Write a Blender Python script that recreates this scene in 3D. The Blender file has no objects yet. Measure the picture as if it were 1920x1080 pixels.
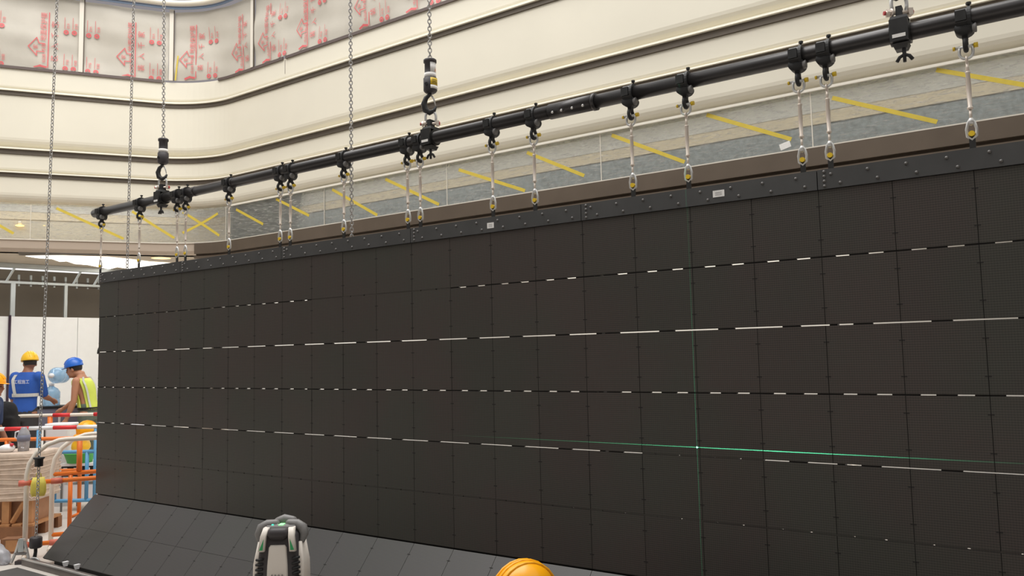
import bpy, bmesh, math, random
from mathutils import Vector, Matrix, Euler
random.seed(7)
scn = bpy.context.scene
COL = scn.collection

# ------------------------------------------------------------------ camera, world, lights, exposure
CZ = 1.70
FPX = 1490.37
FWD = Vector((0.0, 0.99653838, 0.08313394))
RGT = Vector((0.99975647, 0.00183462, -0.02199182))
UPV = Vector((0.02206821, -0.0831137, 0.99629569))
cam_d = bpy.data.cameras.new('camera')
cam_d.sensor_width = 36.0
cam_d.lens = 36.0 * FPX / 1920.0
cam_d.clip_start = 0.05
cam = bpy.data.objects.new('camera', cam_d)
COL.objects.link(cam)
cam.matrix_world = Matrix(((RGT.x, UPV.x, -FWD.x, 0), (RGT.y, UPV.y, -FWD.y, 0), (RGT.z, UPV.z, -FWD.z, CZ), (0, 0, 0, 1)))
scn.camera = cam

world = bpy.data.worlds.new('world')
scn.world = world
world.use_nodes = True
bg = world.node_tree.nodes['Background']
bg.inputs[0].default_value = (1.0, 0.985, 0.96, 1)
bg.inputs[1].default_value = 0.86

def area_light(name, loc, size, size_y, power, color=(1, .95, .87), rot=(0, 0, 0)):
    l = bpy.data.lights.new(name, 'AREA')
    l.shape = 'RECTANGLE'
    l.size = size
    l.size_y = size_y
    l.energy = power
    l.color = color
    o = bpy.data.objects.new(name, l)
    o.location = loc
    o.rotation_euler = rot
    COL.objects.link(o)
    return o

area_light('atrium_ceiling_light', (-3.0, 5.5, 13.0), 12, 9, 1300, (1, .98, .95))
area_light('concourse_downlight', (-7.0, 12.6, 3.3), 2.4, .5, 25, (1, .99, .97), (0, 0, math.radians(30)))
area_light('concourse_downlight', (-3.3, 13.4, 3.2), 4.5, .9, 45, (1, .95, .87), (0, 0, math.radians(-34)))
area_light('concourse_downlight', (1.8, 9.9, 3.2), 4.5, .9, 45, (1, .93, .82), (0, 0, math.radians(-34)))

area_light('glass_fill_light', (1.35, 8.45, 4.25), 14.0, .08, 56, (1, .98, .95), (0, 0, math.radians(-34.43)))  # area lights added in the cavity to brighten what shows through the glass
area_light('glass_fill_light', (-6.9, 12.0, 4.25), 3.4, .08, 15, (1, .97, .93), (0, 0, math.radians(21.5)))

scn.view_settings.view_transform = 'Standard'
scn.view_settings.look = 'None'
scn.view_settings.gamma = 1.0
scn.view_settings.use_curve_mapping = False
scn.view_settings.exposure = 0.24

# ------------------------------------------------------------------ materials
def lin(c):
    return tuple(((v / 255.0) / 12.92 if v / 255.0 <= .04045 else ((v / 255.0 + .055) / 1.055) ** 2.4) for v in c)

M = {}
def mat(name, rgb, rough=.6, metal=0.0, var=0.0, scale=8.0, bump=0.0, bscale=60.0, spec=.5, emit=0.0, trans=0.0, alpha=1.0, objvar=0.0):
    m = bpy.data.materials.new(name)
    m.use_nodes = True
    nt = m.node_tree
    b = nt.nodes['Principled BSDF']
    c = lin(rgb)
    b.inputs['Base Color'].default_value = (*c, 1)
    b.inputs['Roughness'].default_value = rough
    b.inputs['Metallic'].default_value = metal
    b.inputs['Specular IOR Level'].default_value = spec
    if emit:
        b.inputs['Emission Color'].default_value = (*c, 1)
        b.inputs['Emission Strength'].default_value = emit
    if trans:
        b.inputs['Transmission Weight'].default_value = trans
    if alpha < 1:
        b.inputs['Alpha'].default_value = alpha
    if var or bump:
        tc = nt.nodes.new('ShaderNodeTexCoord')
        if var:
            nz = nt.nodes.new('ShaderNodeTexNoise')
            nz.inputs['Scale'].default_value = scale
            nz.inputs['Detail'].default_value = 5
            nt.links.new(tc.outputs['Object'], nz.inputs['Vector'])
            mr = nt.nodes.new('ShaderNodeMapRange')
            mr.inputs['From Min'].default_value = .3
            mr.inputs['From Max'].default_value = .7
            mr.inputs['To Min'].default_value = 1 - var
            mr.inputs['To Max'].default_value = 1 + var
            nt.links.new(nz.outputs['Fac'], mr.inputs['Value'])
            mx = nt.nodes.new('ShaderNodeMix')
            mx.data_type = 'RGBA'
            mx.blend_type = 'MULTIPLY'
            mx.inputs['Factor'].default_value = 1
            mx.inputs['A'].default_value = (*c, 1)
            nt.links.new(mr.outputs['Result'], mx.inputs['B'])
            nt.links.new(mx.outputs['Result'], b.inputs['Base Color'])
        if bump:
            n2 = nt.nodes.new('ShaderNodeTexNoise')
            n2.inputs['Scale'].default_value = bscale
            n2.inputs['Detail'].default_value = 4
            nt.links.new(tc.outputs['Object'], n2.inputs['Vector'])
            bp = nt.nodes.new('ShaderNodeBump')
            bp.inputs['Strength'].default_value = bump
            bp.inputs['Distance'].default_value = .01
            nt.links.new(n2.outputs['Fac'], bp.inputs['Height'])
            nt.links.new(bp.outputs['Normal'], b.inputs['Normal'])
    M[name] = m
    return m

mat('hall_wall', (112, 106, 100), .8)
mat('beige', (229, 223, 206), .45, var=.025, scale=1.2)
mat('groove', (98, 89, 79), .45, metal=.3, var=.05)
mat('trim_dark', (104, 92, 88), .4, metal=.3)
mat('rail_white', (236, 230, 216), .3)
mat('post_white', (226, 219, 206), .4)
mat('blue_film', (112, 130, 156), .5)
mat('red_ink', (216, 104, 106), .6)
mat('brown', (108, 96, 84), .35, metal=.35, var=.08, scale=3)
mat('brown_dark', (58, 48, 40), .5)
mat('tape', (214, 190, 70), .6, var=.05, scale=20)
mat('ceil_paint', (196, 184, 166), .7, var=.04, scale=2)
mat('soffit', (180, 164, 148), .7)
mat('inner_dark', (52, 50, 50), .8)
mat('reflection_beige', (208, 192, 168), .7)
mat('reflection_grey', (200, 195, 191), .7, var=.06, scale=5)
mat('reflection_blue_grey', (132, 138, 142), .6, var=.3, scale=22)
mat('lamp_white', (255, 250, 240), .5, emit=1.6)
mat('lamp_warm', (255, 214, 120), .5, emit=2.5)
mat('hoarding', (240, 241, 240), .6, var=.015)
mat('steel', (214, 214, 212), .36, metal=.65)
mat('stud', (190, 196, 196), .35, metal=.6)
mat('steel_warm', (224, 212, 200), .4, metal=.55)
mat('chain_steel', (176, 174, 172), .38, metal=.6)
mat('black_metal', (58, 58, 58), .38, metal=.55, var=.15, scale=20)
mat('pipe_black', (60, 58, 58), .33, metal=.5, var=.12, scale=6)
mat('rubber', (34, 34, 35), .6)
mat('black', (16, 16, 17), .7)
mat('yellow_metal', (226, 190, 40), .4)
mat('red_cap', (190, 66, 70), .5)
mat('paper', (236, 234, 230), .7, var=.06, scale=30)
mat('paper_ink', (150, 148, 150), .7)
mat('header', (80, 80, 80), .45, metal=.4, var=.12, scale=5)
mat('bolt', (112, 110, 108), .4, metal=.6)
mat('slot', (34, 32, 30), .8)
mat('skin', (186, 132, 102), .55, var=.05)
mat('skin_dark', (158, 108, 84), .55, var=.05)
mat('hair', (34, 28, 26), .7)
mat('shirt_blue', (38, 84, 168), .8, var=.08, scale=10)
mat('navy', (48, 66, 104), .8, var=.08)
mat('trouser_dark', (58, 56, 58), .85)
mat('trouser_green', (94, 104, 92), .85)
mat('shoe', (40, 34, 30), .7)
mat('reflective', (196, 196, 192), .5)
mat('hivis', (206, 220, 92), .7, var=.06)
mat('helmet_yellow', (246, 194, 44), .32)
mat('helmet_orange', (250, 172, 14), .28)
mat('helmet_blue', (44, 108, 206), .3)
mat('white_plastic', (234, 234, 236), .4)
mat('tool_white', (228, 220, 210), .38)
mat('tool_black', (56, 52, 54), .5)
mat('tool_grey', (118, 116, 114), .45)
mat('tool_green', (46, 160, 96), .4)
mat('lcd_green', (150, 240, 160), .4, emit=.8)
mat('led_teal', (60, 220, 180), .4, emit=1.0)
mat('barrier_white', (232, 222, 208), .45)
mat('barrier_orange', (236, 122, 40), .5)
mat('barrier_blue', (92, 156, 200), .5)
mat('barrier_red', (222, 52, 56), .5)
mat('tape_red', (232, 128, 108), .5, alpha=.8)
mat('wood', (178, 128, 84), .7, var=.15, scale=12)
mat('wood_dark', (128, 86, 56), .7, var=.15, scale=12)
mat('film_wrap', (206, 186, 168), .35, var=.12, scale=14, bump=.6, bscale=18)
mat('carton', (170, 128, 98), .8, var=.08)
mat('yellow_bag', (226, 208, 92), .6, bump=.4, bscale=30)
mat('crate_grey', (116, 118, 136), .6)
mat('bottle_blue', (150, 196, 232), .15, trans=.55, alpha=.8)
mat('jug', (186, 186, 192), .2, trans=.4)
mat('green_plastic', (72, 172, 76), .5)
mat('pants_black', (30, 30, 32), .9, bump=.5, bscale=25)
mat('base_steel', (112, 106, 102), .4, metal=.5, var=.1)
mat('cable', (62, 44, 60), .6)
mat('red_strap', (206, 44, 60), .5)

def film_material():
    m = mat('film', (192, 186, 174), .5, var=.05, scale=2.5, bump=.5, bscale=3.0)
    return m
film_material()

def led_material(name, c0, c1, lines=.30):
    m = bpy.data.materials.new(name)
    m.use_nodes = True
    nt = m.node_tree
    L = nt.links
    b = nt.nodes['Principled BSDF']
    b.inputs['Roughness'].default_value = .42
    b.inputs['Specular IOR Level'].default_value = .6
    tc = nt.nodes.new('ShaderNodeTexCoord')
    sep = nt.nodes.new('ShaderNodeSeparateXYZ')
    L.new(tc.outputs['Object'], sep.inputs[0])
    def wave(sock, pitch):
        a = nt.nodes.new('ShaderNodeMath'); a.operation = 'MULTIPLY'
        a.inputs[1].default_value = 2 * math.pi / pitch
        L.new(sock, a.inputs[0])
        s = nt.nodes.new('ShaderNodeMath'); s.operation = 'SINE'
        L.new(a.outputs[0], s.inputs[0])
        return s.outputs[0]
    wz = wave(sep.outputs['Z'], .32 / 30)
    wx = wave(sep.outputs['X'], .32 / 30)
    ad = nt.nodes.new('ShaderNodeMath'); ad.operation = 'MULTIPLY_ADD'
    L.new(wx, ad.inputs[0]); ad.inputs[1].default_value = .45; L.new(wz, ad.inputs[2])
    oi = nt.nodes.new('ShaderNodeObjectInfo')
    mr = nt.nodes.new('ShaderNodeMapRange')
    mr.inputs['To Min'].default_value = .93
    mr.inputs['To Max'].default_value = 1.07
    L.new(oi.outputs['Random'], mr.inputs['Value'])
    m2 = nt.nodes.new('ShaderNodeMath'); m2.operation = 'MULTIPLY_ADD'
    L.new(ad.outputs[0], m2.inputs[0]); m2.inputs[1].default_value = lines; L.new(mr.outputs['Result'], m2.inputs[2])
    nz = nt.nodes.new('ShaderNodeTexNoise'); nz.inputs['Scale'].default_value = 1.6; nz.inputs['Detail'].default_value = 6
    gp = nt.nodes.new('ShaderNodeNewGeometry'); L.new(gp.outputs['Position'], nz.inputs['Vector'])
    ms = nt.nodes.new('ShaderNodeMapRange'); ms.inputs['From Min'].default_value = .4; ms.inputs['From Max'].default_value = .6; L.new(nz.outputs['Fac'], ms.inputs['Value'])
    mx = nt.nodes.new('ShaderNodeMix'); mx.data_type = 'RGBA'
    mx.inputs['A'].default_value = (*lin(c0), 1)
    mx.inputs['B'].default_value = (*lin(c1), 1)
    L.new(ms.outputs['Result'], mx.inputs['Factor'])
    mm = nt.nodes.new('ShaderNodeVectorMath'); mm.operation = 'SCALE'
    L.new(mx.outputs['Result'], mm.inputs[0]); L.new(m2.outputs[0], mm.inputs['Scale'])
    L.new(mm.outputs['Vector'], b.inputs['Base Color'])
    M[name] = m
led_material('led_face', (60, 53, 49), (56, 55, 49))
led_material('skirt_face', (63, 60, 59), (61, 60, 57), .07)

def glass_material():
    m = bpy.data.materials.new('dusty_glass')
    m.use_nodes = True
    nt = m.node_tree
    L = nt.links
    for n in list(nt.nodes):
        nt.nodes.remove(n)
    out = nt.nodes.new('ShaderNodeOutputMaterial')
    tr = nt.nodes.new('ShaderNodeBsdfTransparent'); tr.inputs[0].default_value = (.93, .96, .96, 1)
    gl = nt.nodes.new('ShaderNodeBsdfGlossy'); gl.inputs['Roughness'].default_value = .06
    gl.inputs['Color'].default_value = (.9, .92, .93, 1)
    df = nt.nodes.new('ShaderNodeBsdfDiffuse'); df.inputs[0].default_value = (*lin((206, 204, 198)), 1)
    fr = nt.nodes.new('ShaderNodeFresnel'); fr.inputs[0].default_value = 1.3
    tc = nt.nodes.new('ShaderNodeTexCoord')
    mp = nt.nodes.new('ShaderNodeMapping'); mp.inputs['Scale'].default_value = (6, 6, 40)
    mp.inputs['Rotation'].default_value = (.35, .45, .3)
    nz = nt.nodes.new('ShaderNodeTexNoise'); nz.inputs['Scale'].default_value = 1.6; nz.inputs['Detail'].default_value = 9; nz.inputs['Roughness'].default_value = .75
    L.new(tc.outputs['Object'], mp.inputs[0]); L.new(mp.outputs[0], nz.inputs['Vector'])
    mr = nt.nodes.new('ShaderNodeMapRange')
    mr.inputs['From Min'].default_value = .5; mr.inputs['From Max'].default_value = .7
    mr.inputs['To Min'].default_value = .12; mr.inputs['To Max'].default_value = .62
    L.new(nz.outputs['Fac'], mr.inputs['Value'])
    a = nt.nodes.new('ShaderNodeMixShader'); L.new(fr.outputs[0], a.inputs[0]); L.new(tr.outputs[0], a.inputs[1]); L.new(gl.outputs[0], a.inputs[2])
    c = nt.nodes.new('ShaderNodeMixShader'); L.new(mr.outputs['Result'], c.inputs[0]); L.new(a.outputs[0], c.inputs[1]); L.new(df.outputs[0], c.inputs[2])
    L.new(c.outputs[0], out.inputs[0])
    M['dusty_glass'] = m
glass_material()

# ------------------------------------------------------------------ mesh helpers
class MB:
    def __init__(s):
        s.v = []; s.f = []; s.mi = []; s.cur = 0; s.sm = []
    def add(s, vs, fs, smooth=False):
        b = len(s.v)
        s.v += [tuple(v) for v in vs]
        for f in fs:
            s.f.append(tuple(b + i for i in f)); s.mi.append(s.cur); s.sm.append(smooth)
    def box(s, x0, x1, y0, y1, z0, z1, mtx=None, taper=1.0):
        cx, cy = (x0 + x1) / 2, (y0 + y1) / 2
        t = lambda x, y, k: (cx + (x - cx) * k, cy + (y - cy) * k)
        vs = []
        for z, k in ((z0, taper), (z1, 1.0)):
            for x, y in ((x0, y0), (x1, y0), (x1, y1), (x0, y1)):
                a, b = t(x, y, k); vs.append(Vector((a, b, z)))
        if mtx is not None: vs = [mtx @ v for v in vs]
        s.add(vs, [(3, 2, 1, 0), (4, 5, 6, 7), (0, 1, 5, 4), (1, 2, 6, 5), (2, 3, 7, 6), (3, 0, 4, 7)])
        return s
    def ring_tube(s, rings, closed=False, caps=True, smooth=True):
        n = len(rings[0]); vs = [p for r in rings for p in r]; fs = []
        m = len(rings)
        for i in range(m if closed else m - 1):
            j = (i + 1) % m
            for k in range(n):
                l = (k + 1) % n
                fs.append((i * n + k, i * n + l, j * n + l, j * n + k))
        b = len(s.v)
        s.add(vs, fs, smooth)
        if caps and not closed:
            s.f.append(tuple(b + k for k in reversed(range(n)))); s.mi.append(s.cur); s.sm.append(False)
            s.f.append(tuple(b + (m - 1) * n + k for k in range(n))); s.mi.append(s.cur); s.sm.append(False)
        return s
    def tube(s, pts, r, seg=8, closed=False, caps=True, smooth=True, round_ends=False):
        pts = [Vector(p) for p in pts]; m = len(pts)
        rs = [r] * m if not isinstance(r, (list, tuple)) else list(r)
        if round_ends:
            d0 = (pts[0] - pts[1]).normalized(); d1 = (pts[-1] - pts[-2]).normalized()
            a, b = rs[0], rs[-1]
            pre = [(pts[0] + d0 * a * math.sin(t), a * math.cos(t)) for t in (1.35, .9, .45)]
            post = [(pts[-1] + d1 * b * math.sin(t), b * math.cos(t)) for t in (.45, .9, 1.35)]
            pts = [p for p, _ in pre] + pts + [p for p, _ in post]; rs = [q for _, q in pre] + rs + [q for _, q in post]; m = len(pts)
        rings = []; nrm = None
        for i in range(m):
            if closed: t = pts[(i + 1) % m] - pts[i - 1]
            else: t = pts[min(i + 1, m - 1)] - pts[max(i - 1, 0)]
            t.normalize()
            if nrm is None:
                a = Vector((0, 0, 1)) if abs(t.z) < .9 else Vector((1, 0, 0))
                nrm = (a - t * a.dot(t)).normalized()
            else:
                nrm = (nrm - t * nrm.dot(t)); nrm.normalize()
            bi = t.cross(nrm)
            rings.append([pts[i] + (nrm * math.cos(2 * math.pi * k / seg) + bi * math.sin(2 * math.pi * k / seg)) * rs[i] for k in range(seg)])
        return s.ring_tube(rings, closed, caps, smooth)
    def cyl(s, p0, p1, r, r1=None, seg=12, smooth=True):
        return s.tube([p0, p1], [r, r if r1 is None else r1], seg, smooth=smooth)
    def lathe(s, prof, axis='Z', seg=20, c=(0, 0, 0), closed=False, smooth=True, a0=0, a1=2 * math.pi):
        full = abs(a1 - a0 - 2 * math.pi) < 1e-6
        n = seg if full else seg + 1
        vs = []
        for h, r in prof:
            for k in range(n):
                a = a0 + (a1 - a0) * k / seg
                x, y = r * math.cos(a), r * math.sin(a)
                p = {'Z': (x, y, h), 'X': (h, x, y), 'Y': (y, h, x)}[axis]
                vs.append((p[0] + c[0], p[1] + c[1], p[2] + c[2]))
        fs = []; m = len(prof)
        for i in range(m if closed else m - 1):
            j = (i + 1) % m
            for k in range(n if full else n - 1):
                l = (k + 1) % n
                fs.append((i * n + k, i * n + l, j * n + l, j * n + k))
        s.add(vs, fs, smooth)
        return s
    def ell(s, c, rx, ry, rz, seg=14, rings=9, mtx=None, z0=-1.0):
        vs = []; fs = []
        for i in range(rings + 1):
            ph = math.asin(max(-1, z0)) + (math.pi / 2 - math.asin(max(-1, z0))) * i / rings
            for k in range(seg):
                a = 2 * math.pi * k / seg
                p = Vector((rx * math.cos(ph) * math.cos(a), ry * math.cos(ph) * math.sin(a), rz * math.sin(ph)))
                if mtx is not None: p = mtx @ p
                vs.append(p + Vector(c))
        for i in range(rings):
            for k in range(seg):
                l = (k + 1) % seg
                fs.append((i * seg + k, i * seg + l, (i + 1) * seg + l, (i + 1) * seg + k))
        s.add(vs, fs, True)
        return s
    def mesh(s, name, mats):
        me = bpy.data.meshes.new(name)
        me.from_pydata(s.v, [], s.f)
        for m in mats: me.materials.append(M[m])
        me.polygons.foreach_set('material_index', s.mi)
        me.polygons.foreach_set('use_smooth', s.sm)
        bm = bmesh.new(); bm.from_mesh(me); bmesh.ops.recalc_face_normals(bm, faces=bm.faces); bm.to_mesh(me); bm.free()
        me.update()
        return me
    def build(s, name, mats, parent=None, label=None):
        if isinstance(mats, str): mats = [mats]
        return link(name, s.mesh(name, mats), parent, label)

def link(name, me, parent=None, label=None):
    o = bpy.data.objects.new(name, me)
    COL.objects.link(o)
    if parent is not None: o.parent = parent
    if label: o['label'] = label
    return o
def tag(o, label, cat=None, group=None, kind=None):
    o['label'] = label
    if cat: o['category'] = cat
    if group: o['group'] = group
    if kind: o['kind'] = kind
    return o
def thing(name, label, cat, loc=(0, 0, 0), rz=0.0, group=None, kind=None):
    o = bpy.data.objects.new(name, None)
    o.empty_display_size = .1
    COL.objects.link(o)
    o.location = loc
    o.rotation_euler = (0, 0, rz)
    return tag(o, label, cat, group, kind)
def struct(name, mb, mats, label=None, parent=None):
    o = mb.build(name, mats, parent)
    o['kind'] = 'structure'
    if label: o['label'] = label
    return o
def copy_tree(o, parent=None):
    c = o.copy()
    COL.objects.link(c)
    if parent is not None: c.parent = parent
    for ch in o.children: copy_tree(ch, c)
    return c
def remeshed(mb, voxel, smooth=4):
    """bake the union of closed shapes into one continuous surface"""
    me = mb.mesh('raw', ['skin'])
    o = bpy.data.objects.new('raw', me)
    COL.objects.link(o)
    r = o.modifiers.new('r', 'REMESH'); r.mode = 'VOXEL'; r.voxel_size = voxel
    sm = o.modifiers.new('s', 'SMOOTH'); sm.iterations = smooth; sm.factor = .5
    dg = bpy.context.evaluated_depsgraph_get()
    out = bpy.data.meshes.new_from_object(o.evaluated_get(dg))
    bpy.data.objects.remove(o)
    out.materials.clear()
    for p in out.polygons: p.use_smooth = True
    return out
def remesh_build(mb, voxel, name, material, parent, smooth=4, label=None):
    me = remeshed(mb, voxel, smooth)
    me.materials.append(M[material])
    return link(name, me, parent, label)

def at(x, y, depth):
    """world point seen at photo pixel (x, y), at distance `depth` along +Y"""
    v = FWD + RGT * ((x - 960) / FPX) + UPV * ((540 - y) / FPX)
    p = v * (depth / v.y)
    return Vector((p.x, p.y, p.z + CZ))
ORD = ['first', 'second', 'third', 'fourth', 'fifth', 'sixth', 'seventh', 'eighth', 'ninth', 'tenth', 'eleventh', 'twelfth', 'thirteenth', 'fourteenth', 'fifteenth', 'sixteenth', 'seventeenth']

# ------------------------------------------------------------------ frames of reference
TH = 0.96988
D2 = Vector((math.sin(TH), -math.cos(TH), 0))        # along the LED wall, left to right
N2 = Vector((-math.cos(TH), -math.sin(TH), 0))       # out of its face, towards the hall
RZ = math.atan2(D2.y, D2.x)
O2 = Vector((-3.8191, 7.3335, 0))
H = .32
ZT = 2.4439
ZB = ZT - 6 * H
NC = 28
def W(x, y, z):                                      # wall frame: x along, y behind, z up
    return O2 + D2 * x - N2 * y + Vector((0, 0, z))

# plan of the atrium edge: left run, rounded inner corner, right run
EL = Vector((math.cos(math.radians(21.5)), math.sin(math.radians(21.5)), 0))
NL = Vector((EL.y, -EL.x, 0))
CORNER = Vector((-4.856, 12.42, 0))
TT, RR = .72, 1.354
A0 = CORNER - EL * TT
B0 = CORNER + D2 * TT
CEN = A0 + NL * RR
ANG = math.radians(55.93)
LA = RR * ANG
def path(s, o=0.0):
    """plan point at arc length s, moved o towards the hall"""
    if s <= 0: return A0 + EL * s + NL * o
    if s >= LA: return B0 + D2 * (s - LA) + N2 * o
    a = s / RR
    r = Matrix.Rotation(-a, 3, 'Z') @ NL
    return CEN - r * (RR - o)
def stations(s0, s1):
    st = [s0]
    st += [LA * k / 14 for k in range(15) if s0 < LA * k / 14 < s1]
    n = max(1, int((s1 - s0) / 1.0))
    st += [s0 + (s1 - s0) * k / n for k in range(1, n) if not 0 <= s0 + (s1 - s0) * k / n <= LA]
    st.append(s1)
    return sorted(set(round(v, 5) for v in st))
def sweep(mb, prof, s0, s1, closed=True, smooth=False):
    """sweep a profile of (outward, z) points along the atrium edge"""
    st = stations(s0, s1); n = len(prof); vs = []; fs = []
    for s in st:
        for o, z in prof:
            p = path(s, o); vs.append((p.x, p.y, z))
    for i in range(len(st) - 1):
        for k in range(n if closed else n - 1):
            l = (k + 1) % n
            fs.append((i * n + k, (i + 1) * n + k, (i + 1) * n + l, i * n + l))
    if closed:
        fs.append(tuple(range(n))); fs.append(tuple((len(st) - 1) * n + k for k in range(n)))
    mb.add(vs, fs, smooth)
    return mb
S0, S1 = -3.2, 15.0

# ------------------------------------------------------------------ structure
mb = MB(); mb.box(-14, 16, -4, 26, -.1, 0)
floor = struct('floor', mb, 'hoarding', 'pale site floor under the hall')
mat('floor', (206, 199, 191), .45, var=.05, scale=1.5)
floor.data.materials[0] = M['floor']

for nm, (x0, x1, y0, y1), lb in (('wall_rear', (-13.2, 14.2, -6.2, -6.0), 'unseen hall wall behind the viewer, added to cut side light'), ('wall_left', (-13.2, -13.0, -6.0, 10.5), 'unseen hall wall far to the left, added to cut side light'), ('wall_right', (14.0, 14.2, -6.0, 8.0), 'unseen hall wall far to the right, added to cut side light')):
    mb = MB(); mb.box(x0, x1, y0, y1, 0, 9.5); struct(nm, mb, 'hall_wall', lb)  # unseen walls added and kept dark so light from overhead dominates

mat('mat_grey', (74, 72, 70), .8, var=.1)
mb = MB(); mb.add([tuple(W(x, y, z)) for x in (-.05, 9.4) for y in (-3.6, -.62) for z in (.001, .006)], [(0, 1, 3, 2), (4, 6, 7, 5), (0, 4, 5, 1), (2, 3, 7, 6), (0, 2, 6, 4), (1, 5, 7, 3)])
struct('floor_bounce_mat', mb, 'mat_grey', 'dark mat added before the LED skirt to cut floor bounce')  # added to dim the floor bounce reaching the lower LED wall

def fascia(name, prof, label, seams=()):
    mb = MB()
    back = [(-.22, prof[-1][1]), (-.22, prof[0][1])]
    sweep(mb, prof + back, S0, S1)
    return struct(name, mb, 'beige', label)
def curve_in(z0, z1, depth, n=6):
    return [(-depth * (1 - math.cos(math.pi / 2 * k / n)), z0 + (z1 - z0) * math.sin(math.pi / 2 * k / n)) for k in range(n + 1)]
fascia('wall_upper', [(0, 6.09), (0, 5.84)] + curve_in(5.82, 5.785, .03, 3) + [(.045, 5.765), (.05, 5.735)], 'topmost cream fascia panel under the wrapped balustrade')
fascia('wall_middle', [(0, 5.675), (0, 5.05)] + curve_in(5.04, 4.905, .16) + [(.05, 4.885), (.055, 4.862)], 'tall cream fascia panel between the two thick dark grooves')
fascia('wall_lower', [(0, 4.79), (0, 4.60)] + curve_in(4.585, 4.54, .05, 3) + [(.045, 4.528), (.05, 4.51)], 'narrow cream fascia panel behind the black pipe')
fascia('wall_bottom', [(0, 4.453), (0, 4.22)] + curve_in(4.22, 4.085, .16), 'lowest cream fascia panel just above the taped glass')
for k, (z0, z1) in enumerate(((5.675, 5.735), (4.79, 4.862), (4.453, 4.51))):
    mb = MB(); sweep(mb, [(.02, z1 - .002), (.02, z0 + .002), (-.2, z0 + .002), (-.2, z1 - .002)], S0, S1)
    struct('trim_%d' % (k + 1), mb, 'groove', ['dark metal groove below the topmost fascia panel', 'dark metal groove below the tall fascia panel', 'dark metal groove below the narrow fascia panel'][k])
for k, (a, b) in enumerate(((S0, .12), (1.02, 2.52), (2.58, S1))):
    mb = MB(); sweep(mb, [(.025, 6.115), (.025, 6.075), (.003, 6.075), (.003, 6.115)], a, b)
    struct('trim_%d' % (k + 4), mb, 'trim_dark', 'thin dark strip at the foot of the wrapped balustrade, ' + ['left run', 'short piece right of the corner', 'long right run'][k])
mb = MB(); sweep(mb, [(.001, 6.07), (.001, 5.86), (0.0, 5.86), (0.0, 6.07)], 2.545, 2.553)
struct('trim_8', mb, 'trim_dark', 'hairline joint in the topmost fascia panel')
# upper storey behind the balustrade: slab and dark back wall
mb = MB(); sweep(mb, [(-.05, 6.09), (-.05, 5.9), (-4.0, 5.9), (-4.0, 6.09)], S0, S1); struct('floor_upper', mb, 'ceil_paint')
mb = MB(); sweep(mb, [(-3.0, 9.5), (-3.0, 6.1), (-3.1, 6.1), (-3.1, 9.5)], S0, S1)
mat('upper_wall', (128, 126, 132), .8); struct('wall_upper_back', mb, 'upper_wall', 'dim grey wall of the upper storey')
# handrail above the film
rail = thing('balustrade_rail', 'white tubular handrail curving above the wrapped balustrade', 'handrail', path(0))
mb = MB(); mb.tube([path(s, .12) + Vector((0, 0, 7.335)) - path(0) for s in stations(S0, S1)], .045, 12); mb.build('tube', 'rail_white', rail)
mb = MB(); sweep(mb, [(.1, 7.29), (.1, 7.25), (.085, 7.25), (.085, 7.29)], S0, S1); mb.v = [tuple(Vector(v) - path(0)) for v in mb.v]
mb.build('film_strip', 'blue_film', rail, 'blue protective strip under the handrail')
posts = []
for s, lb in ((-1.04, 'white balustrade post left of the corner, between two printed films'), (.23, 'white balustrade post standing at the rounded corner'), (1.82, 'white balustrade post right of the corner, under the handrail end')):
    p = path(s, .02)
    t = thing('balustrade_post', lb, 'post', (p.x, p.y, 6.117), 0, 'balustrade posts')
    q = path(s + .01, .02) - p; a = math.atan2(q.y, q.x); t.rotation_euler.z = a
    mb = MB(); mb.box(-.03, .03, -.012, .012, 0, 1.16); mb.build('post_tube', 'post_white', t)
    mb = MB(); mb.box(.031, .044, -.01, .012, 0, 1.14); mb.build('clamp_strip', 'groove', t)

# printed protective film on the balustrade
def textmesh(body, size):
    cu = bpy.data.curves.new('txt', 'FONT')
    cu.body = body; cu.size = size; cu.align_x = 'LEFT'; cu.align_y = 'CENTER'; cu.resolution_u = 2
    o = bpy.data.objects.new('txt', cu); COL.objects.link(o)
    dg = bpy.context.evaluated_depsgraph_get()
    me = bpy.data.meshes.new_from_object(o.evaluated_get(dg))
    vs = [v.co.copy() for v in me.vertices]; fs = [tuple(p.vertices) for p in me.polygons]
    bpy.data.objects.remove(o); bpy.data.meshes.remove(me)
    return vs, fs
TXT = {}
def put_text(mb, body, size, u, v, fn, rot=True):
    key = (body, size)
    if key not in TXT: TXT[key] = textmesh(body, size)
    vs, fs = TXT[key]
    mb.add([fn(u - p.y, v + p.x) if rot else fn(u + p.x, v + p.y) for p in vs], fs)
def stroke(mb, pts, w, fn):
    for a, b in zip(pts[:-1], pts[1:]):
        a = Vector(a); b = Vector(b); t = (b - a).normalized() * w / 2; nn = Vector((-t.y, t.x))
        mb.add([fn(*(a - t + nn)), fn(*(b + t + nn)), fn(*(b + t - nn)), fn(*(a - t - nn))], [(0, 1, 2, 3)])
def disc(mb, u, v, r, fn, hole=0.0):
    n = 18
    if hole:
        vs = [fn(u + r * math.cos(2 * math.pi * k / n), v + r * math.sin(2 * math.pi * k / n)) for k in range(n)] + [fn(u + hole * math.cos(2 * math.pi * k / n), v + hole * math.sin(2 * math.pi * k / n)) for k in range(n)]
        mb.add(vs, [(k, (k + 1) % n, n + (k + 1) % n, n + k) for k in range(n)])
    else:
        mb.add([fn(u + r * math.cos(2 * math.pi * k / n), v + r * math.sin(2 * math.pi * k / n)) for k in range(n)], [tuple(range(n))])
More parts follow.
